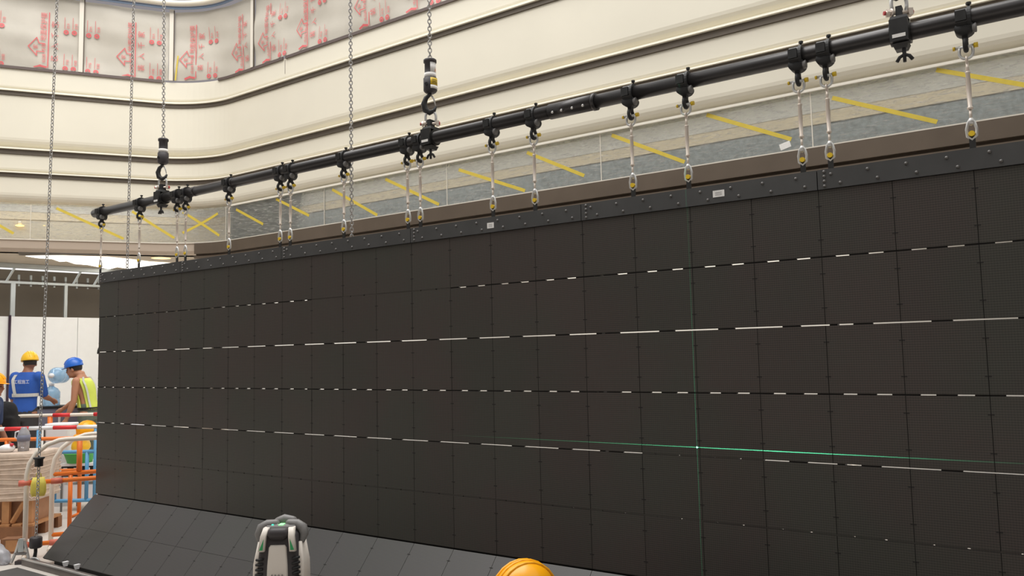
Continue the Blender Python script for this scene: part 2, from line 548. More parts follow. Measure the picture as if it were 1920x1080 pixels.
def film_wave(s, z):
    return .014 * math.sin(3.1 * s + 5 * z) + .009 * math.sin(8.3 * z - 1.7 * s) + .006 * math.sin(11 * s + 3 * z) + .0035 * math.sin(19 * z + 2.3 * s)
def print_block(s, z, parent, icons=True, house=True, top=.86, zmin=6.125):
    mb = MB()
    if icons and not house:
        icons = 'split'
    def fn(u, v):
        zz = max(z + v, zmin); p = path(s + u, .004 + film_wave(s + u, zz) + .013); return (p.x, p.y, zz)
    if house:
        stroke(mb, [(0, 0), (0, top)], .014, fn)
        put_text(mb, '地面保护膜', .092, -.06, .40, fn)
        stroke(mb, [(-.045, .36), (-.12, .36), (-.15, .44), (-.26, .30), (-.15, .17), (-.15, .235), (-.05, .235)], .013, fn)
        put_text(mb, '专用', .06, -.055, .24, fn)
        put_text(mb, '家', .07, -.16, .265, fn)
        put_text(mb, '成品膜', .05, -.05, .06, fn)
        stroke(mb, [(-.17, -.01), (-.1, .015), (-.03, .0)], .03, fn)
        put_text(mb, '装', .105, .09, .10, fn); put_text(mb, '入', .105, .09, .29, fn)
        put_text(mb, '千', .105, .09, .46, fn); put_text(mb, '家', .105, .09, .63, fn)
    if icons:
        for u, ws in ((.23, ('防水', '环保')), (.34, ('防滑', '耐磨'))):
            for v, w in ((.56, ws[0]), (-.01, ws[1])):
                if icons == 'split': mb = MB()
                disc(mb, u, v + .02, .036, fn, .016)
                stroke(mb, [(u - .022, v + .02), (u + .022, v + .02)], .01, fn)
                put_text(mb, w, .045, u + .03, v + .075, fn)
                stroke(mb, [(u - .02, v + .07), (u - .02, v + .25)], .006, fn)
                if icons == 'split': mb.build('red_print', 'red_ink', parent)
        if icons == 'split': return
    return mb.build('red_print', 'red_ink', parent)
films = [(S0, -1.075, 'printed cream film sheet at the far left of the balustrade', [(-1.475, 6.14, 1, 1), (-2.42, 6.13, 1, 0), (-2.55, 6.14, 1, 1)]),
         (-1.0, .19, 'printed cream film sheet left of the corner post', [(-.29, 6.13, 1, 1), (-1.17, 6.13, 1, 0)]),
         (.275, 1.78, 'printed cream film sheet wrapped around the rounded corner', [(.62, 6.16, 1, 1), (1.58, 6.15, 0, 1)]),
         (1.86, 14.0, 'long printed cream film sheet on the right run of the balustrade', [(2.23, 6.15, 1, 1), (3.07, 6.15, 1, 1), (4.27, 6.15, 1, 1), (5.12, 6.15, 1, 1), (6.1, 6.15, 1, 1)])]
for a, b, lb, blocks in films:
    mb = MB(); ns = max(6, int((b - a) / .09)); nzz = 28; zs = [6.12 + (7.24 - 6.12) * j / nzz for j in range(nzz + 1)]
    vs = []
    for i in range(ns + 1):
        s = a + (b - a) * i / ns
        for z in zs:
            p = path(s, .0 + film_wave(s, z)); vs.append((p.x, p.y, z))
    fs = [(i * (nzz + 1) + j, (i + 1) * (nzz + 1) + j, (i + 1) * (nzz + 1) + j + 1, i * (nzz + 1) + j + 1) for i in range(ns) for j in range(nzz)]
    mb.add(vs, fs, True)
    t = mb.build('protective_film', 'film'); tag(t, lb, 'film', 'printed films')
    for s, z, ic, hs in blocks: print_block(s, z, t, ic, hs)
mb = MB()
def fnz(u, v): p = path(.30 + u, .03 + film_wave(.30 + u, 6.14 + v)); return (p.x, p.y, 6.13 + v)
stroke(mb, [(0, 0), (.035, .38)], .022, fnz)
tag(mb.build('tape_strip', 'tape'), 'short yellow tape strip on the film beside the corner post', 'tape')

# hanging glass with warning tape, its bottom beam, and what lies behind it
gl = thing('window_1', 'dusty hanging glass screen with yellow warning tapes below the cream fascia', None, (0, 0, 0), 0, None, 'structure')
edges = [S0, -1.65, 1.16, 3.34, 5.53, 7.67, 9.87, 12.05, S1]
for a, b in zip(edges[:-1], edges[1:]):
    mb = MB(); sweep(mb, [(-.03, 4.075), (-.03, 3.53), (-.042, 3.53), (-.042, 4.075)], a + .005, b - .005); mb.build('glass_pane', 'dusty_glass', gl)
mb = MB()
for s in edges[1:-1]: sweep(mb, [(-.028, 4.06), (-.028, 3.535), (-.044, 3.535), (-.044, 4.06)], s - .0045, s + .0045)
mb.build('joint_seal', 'post_white', gl)
mb = MB(); sweep(mb, [(-.0, 4.085), (-.0, 4.06), (-.028, 4.06), (-.028, 4.085)], 1.3, S1); mb.build('top_channel', 'rail_white', gl)
mb = MB(); sweep(mb, [(-.015, 3.545), (-.015, 3.53), (-.029, 3.53), (-.029, 3.545)], S0, S1); mb.build('bottom_seal', 'post_white', gl)
tapes = [(4.5, 4.02, 5.4, 3.57), (5.72, 3.96, 6.68, 3.57), (6.72, 4.01, 7.46, 3.63), (7.81, 4.02, 8.62, 3.6), (8.87, 4.04, 9.68, 3.65), (10.06, 3.97, 10.89, 3.59), (10.91, 4.04, 11.75, 3.68), (12.2, 4.0, 13.0, 3.6),
         (3.5, 4.02, 4.35, 3.56), (2.32, 4.04, 3.03, 3.71), (1.39, 4.0, 2.03, 3.7), (.42, 4.03, 1.03, 3.63), (1.0, 3.98, .42, 3.7), (-1.32, 4.02, -.41, 3.59), (-2.5, 4.02, -1.86, 3.62), (-.3, 4.02, .3, 3.62)]
for a, z0, b, z1 in tapes:
    mb = MB(); n = 8; vs = []; v = Vector((b - a, z1 - z0)).normalized() * .019; nx = Vector((-v.y, v.x))
    for k in range(n + 1):
        u = a + (b - a) * k / n; z = z0 + (z1 - z0) * k / n
        for sg in (1, -1):
            for off in (-.029, -.0275):
                p = path(u + nx.x * sg, off); vs.append((p.x, p.y, z + nx.y * sg))
    fs = []
    for k in range(n):
        i = k * 4; j = i + 4
        fs += [(i, j, j + 2, i + 2), (i + 1, i + 3, j + 3, j + 1), (i, i + 1, j + 1, j), (i + 2, j + 2, j + 3, i + 3)]
    mb.add(vs, fs); mb.build('warning_tape', 'tape', gl)
for a, z, w, h, rot in ((9.62, 3.6, .1, .06, .25),):
    mb = MB(); p0 = path(a, -.02)
    vs = []
    for du, dz in ((-w / 2, -h / 2), (w / 2, -h / 2), (w / 2, h / 2), (-w / 2, h / 2)):
        for off in (-.029, -.026):
            p = path(a + du * math.cos(rot) - dz * math.sin(rot), off); vs.append((p.x, p.y, z + du * math.sin(rot) + dz * math.cos(rot)))
    mb.add(vs, [(0, 2, 4, 6), (1, 3, 5, 7), (0, 1, 3, 2), (2, 3, 5, 4), (4, 5, 7, 6), (6, 7, 1, 0)])
    mb.build('paper_note', 'paper', gl, 'small white paper stuck to the glass')
mb = MB(); sweep(mb, [(.01, 3.528), (.01, 3.36), (-.05, 3.36), (-.05, 3.31), (-.09, 3.31), (-.09, 3.528)], .62, S1)
struct('trim_9', mb, 'brown', 'brown metal beam below the taped glass, behind the LED wall top')
mb = MB(); sweep(mb, [(.012, 3.325), (.012, 3.285), (-.03, 3.285), (-.03, 3.325)], .62, S1)
struct('trim_10', mb, 'brown', 'thin brown lower lip of the metal beam')
# coloured bands behind the glass, standing in for its reflections
mb = MB(); sweep(mb, [(-.75, 4.6), (-.75, 4.07), (-.85, 4.07), (-.85, 4.6)], S0, S1); struct('wall_reflection_upper', mb, 'reflection_grey', 'pale grey band standing in for the reflection in the upper glass')
mb = MB(); sweep(mb, [(-.76, 4.07), (-.76, 3.95), (-.86, 3.95), (-.86, 4.07)], S0, S1); struct('wall_reflection_mid', mb, 'reflection_beige', 'beige band standing in for the reflection in the middle of the glass')
mb = MB(); sweep(mb, [(-.78, 3.95), (-.78, 3.44), (-.95, 3.44), (-.95, 3.95)], .9, S1); struct('wall_reflection_lower', mb, 'reflection_blue_grey', 'grey band standing in for dust and reflection in the lower glass')
mb = MB(); sweep(mb, [(-.78, 3.95), (-.78, 3.44), (-.95, 3.44), (-.95, 3.95)], S0, .9); struct('wall_reflection_left', mb, 'ceil_paint', 'pale band standing in for reflections in the left glass panes')

# hoarding line and back wall below the storey
E3 = Vector((math.cos(math.radians(47)), math.sin(math.radians(47)), 0))
P3 = Vector((-8.56, 13.5, 0))
K3 = P3 + E3 * 3.75
E3N = Vector((E3.y, -E3.x, 0))
def Hh(x, y, z): return P3 + E3 * x - E3N * y + Vector((0, 0, z))
RZ3 = math.atan2(E3.y, E3.x)
mb = MB()
poly = [path(s, -.06) for s in stations(S0, S1)]
backp = [K3 - N2 * .3 + D2 * 19, K3 - N2 * .3, P3 - E3 * 3.0]
pts = poly + backp
n = len(pts)
mb.add([(p.x, p.y, 3.44) for p in pts] + [(p.x, p.y, 3.5) for p in pts], [tuple(range(n)), tuple(range(n, 2 * n))] + [(i, (i + 1) % n, n + (i + 1) % n, n + i) for i in range(n)])
struct('ceiling', mb, 'ceil_paint', 'pale ceiling of the storey behind the hall')
mb = MB(); sweep(mb, [(-.03, 3.535), (-.03, 3.41), (-.5, 3.41), (-.5, 3.438)], S0, .6); struct('trim_11', mb, 'soffit', 'tan soffit strip under the left glass panes')
# white hoarding (panels), steel stud frame above it
hd = thing('wall_hoarding', 'white site hoarding with steel stud frame behind the workers', None, (0, 0, 0), 0, None, 'structure')
hx = [-3.0, 0.02, 1.08, 2.3, 3.6]
for a, b in zip(hx[:-1], hx[1:]):
    mb = MB(); mb.add([tuple(Hh(x, y, z)) for x in (a + .004, b - .004) for y in (0, .03) for z in (0.0, 2.53)], [(0, 1, 3, 2), (4, 6, 7, 5), (0, 4, 5, 1), (2, 3, 7, 6), (0, 2, 6, 4), (1, 5, 7, 3)])
    mb.build('panel', 'hoarding', hd)
def hbox(mb, x0, x1, y0, y1, z0, z1):
    mb.add([tuple(Hh(x, y, z)) for x in (x0, x1) for y in (y0, y1) for z in (z0, z1)], [(0, 1, 3, 2), (4, 6, 7, 5), (0, 4, 5, 1), (2, 3, 7, 6), (0, 2, 6, 4), (1, 5, 7, 3)])
for x, w in ((.02, .07), (.86, .05), (1.72, .06), (1.83, .06), (2.7, .06)):
    mb = MB(); hbox(mb, x, x + w, .031, .08, 2.3, 3.1); mb.build('stud', 'stud', hd)
mb = MB(); hbox(mb, -3, 3.7, .03, .085, 3.1, 3.14); mb.build('top_track', 'stud', hd)
mb = MB(); hbox(mb, -3, 3.7, -.08, -.0, 3.36, 3.435); mb.build('ceiling_track', 'stud', hd)
for x in (-.05, 1.0, 1.35):
    mb = MB(); a = Hh(x, .06, 3.12); b = Hh(x + .12, -.02, 3.4); mb.tube([a, b], .02, 4, smooth=False); mb.build('brace', 'stud', hd)
for k in range(14):
    x = .25 + k * .19; mb = MB(); hbox(mb, x, x + .03, .5, .54, 3.1, 3.3); mb.build('hanger', 'stud', hd)
mb = MB(); hbox(mb, -3, 3.7, .5, .56, 3.12, 3.22); mb.build('hanger_rail', 'groove', hd)
mb = MB(); hbox(mb, -4.5, 5.5, 1.6, 1.7, 0, 3.5); mat('store_wall', (132, 122, 108), .8, var=.1, scale=.8); struct('wall_store', mb, 'store_wall', 'dim wall of the unfinished shop above the hoarding')
mb = MB(); mb.tube([Hh(.0, -.02, .0), Hh(.005, -.02, 2.55)], .02, 8); tag(mb.build('hanging_cable', 'cable'), 'dark purple cable down the left end of the white hoarding', 'cable')
mb = MB()
q0 = K3; q1 = K3 + D2 * 19
mb.add([tuple(p + Vector((0, 0, z))) for p in (q0, q1, q1 - N2 * .1, q0 - N2 * .1) for z in (0, 3.44)], [(0, 2, 3, 1), (2, 4, 5, 3), (4, 6, 7, 5), (6, 0, 1, 7), (0, 6, 4, 2), (1, 3, 5, 7)])
struct('wall_back', mb, 'hoarding', 'pale back wall glimpsed through the LED wall gaps')
# torn-open light slot and lamps in the ceiling
lt = thing('light_slot', 'torn bright light slot in the ceiling left of the LED wall', 'ceiling light', (-6.8, 12.5, 3.43))
top = [(48, 480.5), (90, 479), (120, 479.5), (160, 481), (200, 482), (240, 486), (280, 491), (330, 494)]
bot = [(330, 497), (300, 499), (262, 501), (240, 504), (220, 501), (205, 505), (180, 500), (165, 497), (140, 495), (125, 490), (112, 491), (98, 486), (70, 484)]
def onz(x, y, z):
    v = FWD + RGT * ((x - 960) / FPX) + UPV * ((540 - y) / FPX); k = (z - CZ) / v.z; return Vector((v.x * k, v.y * k, z))
mb = MB(); ps = [onz(x, y, 3.43) - lt.location for x, y in top + bot]; n = len(ps)
mb.add([tuple(p) for p in ps] + [(p.x, p.y, .006) for p in ps], [tuple(range(n)), tuple(range(n, 2 * n))] + [(i, (i + 1) % n, n + (i + 1) % n, n + i) for i in range(n)]); mb.build('diffuser', 'lamp_white', lt)
mb = MB(); ps = [onz(x, y, 3.425) - lt.location for x, y in ((33, 472), (120, 473.5), (200, 477), (200, 480), (120, 478.5), (36, 479))]; n = 6
mb.add([tuple(p) for p in ps] + [(p.x, p.y, p.z + .01) for p in ps], [tuple(range(n)), tuple(range(n, 2 * n))] + [(i, (i + 1) % n, n + (i + 1) % n, n + i) for i in range(n)]); mb.build('slot_edge', 'groove', lt)
dl = thing('downlight', 'small round white downlight at the left edge of the ceiling', 'ceiling light', onz(13, 499, 3.43))
mb = MB(); mb.lathe([(.008, .0), (.0, .0001), (.0, .1)], seg=16); mb.build('lens', 'lamp_white', dl)
mb = MB(); mb.lathe([(.0, .1), (-.006, .105), (0, .12), (.008, .12)], seg=16); mb.build('bezel', 'post_white', dl)
wl = thing('warm_downlight', 'warm yellow ceiling lamp behind the LED wall top left', 'ceiling light', onz(302, 484, 3.43))
mb = MB(); mb.lathe([(.0, .0001), (.0, .15)], seg=18); mb.build('lens', 'lamp_warm', wl)
mb = MB(); mb.lathe([(.0, .15), (-.006, .155), (0, .17), (.008, .17)], seg=18); mb.build('bezel', 'post_white', wl)
for k, (x, y, lb) in enumerate(((37, 423, 'left one of two warm ovals standing in for lamp reflections in the left glass'), (84, 424, 'right one of two warm ovals standing in for lamp reflections in the left glass'))):
    p = at(x, y, 12.15 + .2 * k); w = thing('oval_reflection', lb, 'lamp', p, math.radians(21), 'lamp reflections in the left glass')
    mb = MB(); mb.ell((0, 0, 0), .06, .06, .014, 14, 8); mb.build('lens', 'lamp_warm', w)  # glowing ovals behind the panes stand in for lamp reflections
    mb = MB(); mb.cyl((0, 0, .014), (0, 0, .07), .025, seg=10); mb.build('stem', 'post_white', w)

# ------------------------------------------------------------------ LED wall
led = thing('led_wall', 'long black LED video wall of square modules hanging under the pipe', 'LED wall', W(0, 0, 0), RZ)
GAP = .0062
def module_mesh(name, face='led_face'):
    mb = MB(); w, h, t, c = H - .0006, H - GAP, .018, .0011
    x0, x1, z1, z0 = .0003, H - .0003, -GAP / 2, -H + GAP / 2
    mb.cur = 0
    f = [(x0 + c, 0, z0 + .0006), (x1 - c, 0, z0 + .0006), (x1 - c, 0, z1 - .0006), (x0 + c, 0, z1 - .0006)]
    m_ = [(x0, .003, z0), (x1, .003, z0), (x1, .003, z1), (x0, .003, z1)]
    b = [(x0, t, z0), (x1, t, z0), (x1, t, z1), (x0, t, z1)]
    vs = f + m_ + b
    mb.add(vs, [(0, 1, 2, 3)])
    mb.cur = 1
    fs = []
    for a in (0, 4):
        for k in range(4):
            l = (k + 1) % 4; fs.append((a + k, a + l, a + 4 + l, a + 4 + k))
    mb.add(vs, fs + [(8, 9, 10, 11)])
    for zz in (-.25 * H, -.75 * H):
        for a, bb in ((x0 + .0002, x0 + .012), (x1 - .012, x1 - .0002)):
            mb.box(a, bb, -.0008, .001, zz - .0026, zz + .0026)
    return mb.mesh(name, [face, 'slot'])
MOD = module_mesh('led_module')
rnd = random.Random(3)
for r in range(6):
    for c in range(NC):
        o = link('led_module', MOD, led)
        o.location = (c * H, rnd.uniform(-.0008, .0008), ZT - r * H)
# connectors that close parts of each joint (the rest lets the light behind through)
def conn_mesh(kind):
    mb = MB()
    g = GAP / 2 - .0002
    spans = {0: [(0, .18), (.375, .625), (.83, 1)], 1: [(.375, .63)], 2: [(.0, .22), (.245, .62), (.66, 1)], 3: [(0, 1)]}[kind]
    y0 = .0012 if kind in (2, 3) else .006
    for a, b in spans: mb.box(a * H, b * H, y0, .03, -g, g)
    return mb.mesh('joint_bar', ['led_face' if kind in (2, 3) else 'slot'])
CM = [conn_mesh(k) for k in range(4)]
for r in range(1, 6):
    for c in range(NC):
        kind = {1: 0, 2: 1, 3: 0, 4: 1, 5: 2}[r]
        if r == 1 and 9 <= c <= 12: kind = 3 if c % 2 else 2
        if r == 4 and c in (17, 18): kind = 2
        o = link('joint_bar', CM[kind], led); o.location = (c * H, 0, ZT - r * H)
# bolted header plates
bolts = MB()
for k in range(NC // 4):
    x0, x1 = k * 4 * H + .002, (k + 1) * 4 * H - .002
    mb = MB(); mb.box(x0, x1, -.010, -.003, ZT - .002, ZT + .092); mb.box(x0, x1, -.003, .06, ZT + .083, ZT + .092)
    hp = mb.build('header_plate', 'header', led)
    bm_ = MB()
    for j in range(8):
        xx = x0 + (j + .5) * 4 * H / 8
        for zz, dx in ((ZT + .066, -.02), (ZT + .02, .02)):
            bm_.lathe([(-.0165, .0005), (-.0155, .006), (-.010, .0085)], 'Y', 8, (xx + dx, 0, zz))
    for zz in (.012, .035, .058, .08):
        bm_.lathe([(-.0165, .0005), (-.0155, .006), (-.010, .0085)], 'Y', 8, (x0 + .03, 0, ZT + zz))
    bm_.build('bolt_row', 'bolt', hp)['kind'] = 'stuff'
mb = MB(); mb.box(0, NC * H, .03, .08, ZT - .05, ZT + .08); mb.build('top_frame', 'black_metal', led)
for c in range(0, NC + 1, 4):
    mb = MB(); x = min(max(c * H, .02), NC * H - .02); mb.box(x - .018, x + .018, .16, .2, ZB, ZT + .05); mb.box(x - .018, x + .018, .08, .16, ZT - .04, ZT + .04); mb.build('rear_upright', 'black_metal', led)
mb = MB(); mb.box(0, NC * H, .02, .05, ZB - .02, ZB + .01); mb.build('bottom_frame', 'black_metal', led)
for xi, zz, ww, lb in ((14.03, ZT + .04, .05, 'left one of two white paper notes on the LED header'), (18.5, ZT + .045, .06, 'right one of two white paper notes on the LED header')):
    t = thing('paper_note', lb, 'note', W(xi * H, -.0105, zz), RZ, 'notes on the LED header')
    mb = MB(); mb.box(-ww / 2, ww / 2, -.0015, 0, -.017, .017); mb.build('sheet', 'paper', t)
    mb = MB()
    for q in range(3): mb.box(-ww * .3, ww * .28, -.0022, -.0016, -.008 + q * .007, -.006 + q * .007)
    mb.build('writing', 'paper_ink', t)
# loose plugs on cables at the left end
pc = thing('plug_cable', 'dark plug dangling on a cable at the left end of the LED wall', 'cable', W(-.01, .06, 2.2), RZ)
mb = MB(); mb.tube([(0, 0, 0), (-.01, 0, -.1), (-.05, -.01, -.25), (-.075, -.01, -.36)], .005, 6); mb.build('cord', 'cable', pc)
mb = MB(); mb.tube([(-.075, -.01, -.355), (-.08, -.01, -.38), (-.086, -.01, -.41)], [.007, .012, .012], 8); mb.build('plug', 'rubber', pc)
pc = thing('cable_connector', 'short black connector tucked against the left edge of the LED wall', 'connector', W(-.012, .05, 2.0), RZ)
mb = MB(); mb.tube([(0, 0, .12), (0, 0, .0), (-.006, 0, -.03)], .006, 6); mb.build('cord', 'cable', pc)
mb = MB(); mb.box(-.022, .01, -.014, .014, -.10, -.03, taper=.85); mb.build('plug', 'rubber', pc)

# angled skirt at the foot of the wall
AS = .754
skirt = thing('led_skirt', 'sloping black LED panel skirt at the foot of the video wall', 'LED panel', W(0, 0, 0), RZ)
MOD2 = module_mesh('skirt_module', 'skirt_face')
for k in range(2):
    for c in range(NC):
        o = link('led_module', MOD2, skirt)
        o.location = (c * H, -.004 - k * H * math.sin(AS), ZB - .002 - k * H * math.cos(AS))
        o.rotation_euler = (-AS, 0, 0)
        o.scale = (1, 1, 1.018)
yb, zb = -2 * H * math.sin(AS), ZB - 2 * H * math.cos(AS)
mb = MB(); mb.add([(x, y, z) for x in (0, NC * H) for k_, of in ((.62, .024), (.62, .034), (.06, .034), (.06, .024)) for y, z in ((-k_ * math.sin(AS) + of * math.cos(AS), ZB - k_ * math.cos(AS) - of * math.sin(AS)),)], [(0, 1, 2, 3), (4, 7, 6, 5), (0, 4, 5, 1), (1, 5, 6, 2), (2, 6, 7, 3), (3, 7, 4, 0)]); mb.build('back_sheet', 'black', skirt)
mb = MB(); mb.box(.15, NC * H, yb + .02, yb + .07, 0, zb - .008); mb.build('foot_rail', 'black', skirt)
base = thing('base_beam', 'grey steel base beam lying on the floor before the LED skirt', 'beam', W(-.12, yb - .06, 0), RZ)
mb = MB(); mb.box(0, 6.5, -.06, .0, 0, .05); mb.build('beam', 'base_steel', base)
mb = MB(); mb.box(0, 6.5, -.062, -.05, .05, .062); mb.build('flange', 'steel', base)
for x in (.62, .8):
    mb = MB(); mb.box(x, x + .03, -.03, .012, .063, .1, taper=.6); mb.build('clip', 'white_plastic', base)

# ------------------------------------------------------------------ rigging pipe, clamps, turnbuckles
ZP = 3.107
pipe = thing('rigging_pipe', 'long black steel rigging pipe hung above the LED wall', 'pipe', W(0, 0, ZP), RZ)
for a, b in ((-.115, 5.08), (5.082, 9.3)):
    mb = MB(); mb.lathe([(a, .028), (a, .039), (b, .039), (b, .028)], 'X', 24, closed=False); mb.build('pipe_section', 'pipe_black', pipe)
mb = MB(); mb.lathe([(-.115, .0), (-.112, .028), (-.118, .028)], 'X', 24); mb.build('end_plug', 'black', pipe)
mb = MB(); mb.lathe([(4.93, .0392), (4.93, .045), (5.235, .045), (5.235, .0392)], 'X', 24); mb.lathe([(5.215, .0452), (5.215, .049), (5.235, .049), (5.235, .0452)], 'X', 24)
sl = mb.build('sleeve', 'pipe_black', pipe)
for x in (4.97, 5.03, 5.1, 5.17):
    mb = MB(); mb.cyl((x, -.040, -.018), (x, -.05, -.023), .008, .006, 8); mb.build('bolt', 'steel', sl)
for x in (1.45, 1.95, 2.65, 3.2):
    mb = MB(); mb.lathe([(x, .0392), (x, .0405), (x + .03, .0405), (x + .03, .0392)], 'X', 20); mb.build('band', 'pipe_black', pipe)

def make_clamp():
    t = thing('pipe_clamp', '', 'clamp', (0, 0, 0), RZ, 'clamps along the rigging pipe')
    mb = MB(); mb.lathe([(-.030, .0396), (-.030, .0475), (.014, .0475), (.014, .0396)], 'X', 24, closed=True, smooth=False); mb.box(-.03, .012, -.054, -.042, -.02, .026); mb.build('collar', 'black_metal', t)
    mb = MB(); mb.lathe([(.0145, .0396), (.0145, .052), (.029, .052), (.029, .0396)], 'X', 24, closed=True, smooth=False); mb.build('clamp_band', 'rubber', t)
    mb = MB(); mb.lathe([(-.034, .0001), (-.034, .03), (.034, .03), (.034, .0001)], 'Y', 18, (0, 0, -.046)); mb.v = [(x * 1.25, y, -.046 + (z + .046) * .95) for x, y, z in mb.v]; mb.build('jaw', 'rubber', t)
    mb = MB(); mb.lathe([(.030, .0001), (.030, .018), (.044, .021), (.047, .018), (.047, .0001)], 'X', 14, (0, -.02, -.052)); mb.build('hinge_boss', 'tool_grey', t)
    mb = MB(); mb.tube([(0, .025 * math.sin(2 * math.pi * k / 16), -.113 + .025 * math.cos(2 * math.pi * k / 16)) for k in range(16)], .010, 8, closed=True)
    mb.box(-.011, .011, -.014, .014, -.092, -.07); mb.build('eye', 'rubber', t)
    mb = MB(); mb.cyl((.021, .0, .05), (.021, .0, .062), .005, seg=8); mb.lathe([(.062, .0001), (.062, .011), (.072, .011), (.072, .0001)], 'Z', 6, (.021, 0, 0), smooth=False); mb.build('top_nut', 'black_metal', t)
    return t
def make_turnbuckle():
    t = thing('turnbuckle', '', 'turnbuckle', (0, 0, 0), RZ, 'turnbuckles between pipe and LED wall')
    mb = MB(); mb.tube([(-.024, 0, .006), (-.026, 0, -.015)] + [(-.026 * math.cos(math.pi * k / 8), 0, -.028 - .026 * math.sin(math.pi * k / 8)) for k in range(9)] + [(.026, 0, -.015), (.024, 0, .006)], .0062, 8); sh = mb.build('shackle', 'steel', t)
    mb = MB(); mb.cyl((-.04, 0, 0), (.034, 0, 0), .007, seg=8); mb.build('pin', 'steel', sh)
    mb = MB(); mb.cyl((.03, 0, 0), (.046, 0, 0), .0115, seg=8); mb.build('pin_head', 'yellow_metal', sh)
    mb = MB(); mb.cyl((-.05, 0, 0), (-.0405, 0, 0), .009, seg=8); mb.build('pin_nut', 'yellow_metal', sh)
    mb = MB(); mb.tube([(0, .012 * math.cos(2 * math.pi * k / 12), -.058 + .014 * math.sin(2 * math.pi * k / 12)) for k in range(12)], .005, 6, closed=True); mb.cyl((0, 0, -.072), (0, 0, -.115), .0062, seg=8); mb.build('upper_eye_bolt', 'steel_warm', t)
    mb = MB(); mb.lathe([(-.11, .006), (-.112, .0105), (-.117, .0105), (-.121, .0085), (-.19, .0105), (-.265, .0085), (-.27, .0115), (-.277, .0115), (-.28, .006)], 'Z', 12); mb.build('body', 'steel_warm', t)
    mb = MB(); mb.cyl((0, 0, -.278), (0, 0, -.325), .0058, seg=8); mb.build('lower_rod', 'steel_warm', t)
    mb = MB(); mb.tube([(0, 0, -.318), (-.012, 0, -.335), (-.019, 0, -.365), (-.017, 0, -.395), (0, 0, -.412), (.017, 0, -.395), (.019, 0, -.365), (.012, 0, -.335)], .0062, 8, closed=True)
    mb.ell((0, 0, -.332), .013, .012, .018, 8, 6); hk = mb.build('lower_link', 'steel', t)
    mb = MB(); mb.cyl((0, -.013, -.386), (0, .013, -.386), .012, seg=10); mb.build('lower_pin', 'yellow_metal', hk)
    mb = MB(); mb.box(-.012, .012, -.004, .004, -.4535, -.395); mb.build('foot_tab', 'black_metal', t)
    return t
XS = [.03, 2.02, 3.79, 4.17, 5.99, 7.93, 8.29, 10.05, 11.91, 12.26, 14.08, 15.03, 17.01, 18.0, 19.8, 20.2, 22.01]
c0 = make_clamp(); t0 = make_turnbuckle()
near = {0: 'at the open left end of the pipe', 3: 'right beside its twin clamp', 6: 'right beside its twin clamp', 13: 'streaked by the green laser line', 16: 'nearest the right edge'}
for i, xi in enumerate(XS):
    c = c0 if i == 0 else copy_tree(c0)
    t = t0 if i == 0 else copy_tree(t0)
    c.location = W(xi * H, 0, ZP); t.location = W(xi * H, 0, ZP - .122)
    c['label'] = 'black pipe clamp with eye, %s from the left end of the pipe' % ORD[i]
    t['label'] = 'steel turnbuckle with shackle, %s from the left end of the pipe' % ORD[i]
    t.rotation_euler.x = rnd.uniform(-.012, .012)

# hoist clamps, shackles, hook blocks and load chains
def link_mesh(p, w, r):
    mb = MB(); pts = []
    hl = p / 2 + r - w
    for k in range(7): a = math.pi * k / 6; pts.append((w * math.cos(a), 0, hl + w * math.sin(a)))
    for k in range(7): a = math.pi + math.pi * k / 6; pts.append((w * math.cos(a), 0, -hl + w * math.sin(a)))
    mb.tube(pts, r, 6, closed=True)
    return mb.mesh('chain_link', ['chain_steel'])
LINKS = {}
def chain(p0, p1, label, fine=False):
    pitch, w, r, turn = (.031, .0112, .0036, .7) if fine else (.0245, .0108, .0035, .22)
    p0 = Vector(p0); p1 = Vector(p1); v = p1 - p0; n = int(v.length / pitch)
    if pitch not in LINKS: LINKS[pitch] = link_mesh(pitch, w, r)
    t = thing('hoist_chain', label, 'chain', p0, 0, 'hoist chains')
    dirv = v.normalized(); tilt = Vector((0, 0, 1)).rotation_difference(dirv)
    rz = turn - math.atan2(p0.x, p0.y)
    for k in range(n):
        o = link('chain_link', LINKS[pitch], t)
        o.location = dirv * (pitch * (k + .5))
        o.rotation_mode = 'QUATERNION'
        o.rotation_quaternion = tilt @ Euler((0, 0, rz + (math.pi / 2 if k % 2 else 0))).to_quaternion()
    return t
def hoist_clamp(xi, label):
    t = thing('hoist_clamp', label, 'clamp', W(xi * H, 0, ZP), RZ, 'heavy hoist clamps on the pipe')
    mb = MB(); mb.lathe([(-.042, .0396), (-.042, .052), (.042, .052), (.042, .0396)], 'X', 24, closed=True, smooth=False); mb.box(-.038, .038, -.062, -.045, -.05, .052); mb.build('body', 'black_metal', t)
    mb = MB(); mb.box(-.034, .034, -.04, .04, .05, .072, taper=1.2); mb.box(-.013, .013, -.024, .024, .072, .122); mb.build('lug', 'rubber', t)
    mb = MB(); mb.box(-.027, .027, -.0645, -.0625, -.036, -.02); mb.build('sticker', 'paper', t)
    mb = MB(); mb.box(-.034, .034, -.036, .036, -.078, -.0525, taper=.7); mb.build('lower_jaw', 'black_metal', t)
    mb = MB(); mb.cyl((.012, -.02, -.075), (.012, -.02, -.14), .009, .007, 8)
    for a in (-1, 1): mb.tube([(.012, -.02, -.105), (.012 + a * .02, -.02, -.115), (.012 + a * .032, -.02, -.134)], [.007, .008, .008], 6)
    mb.build('wing_nut', 'rubber', t)
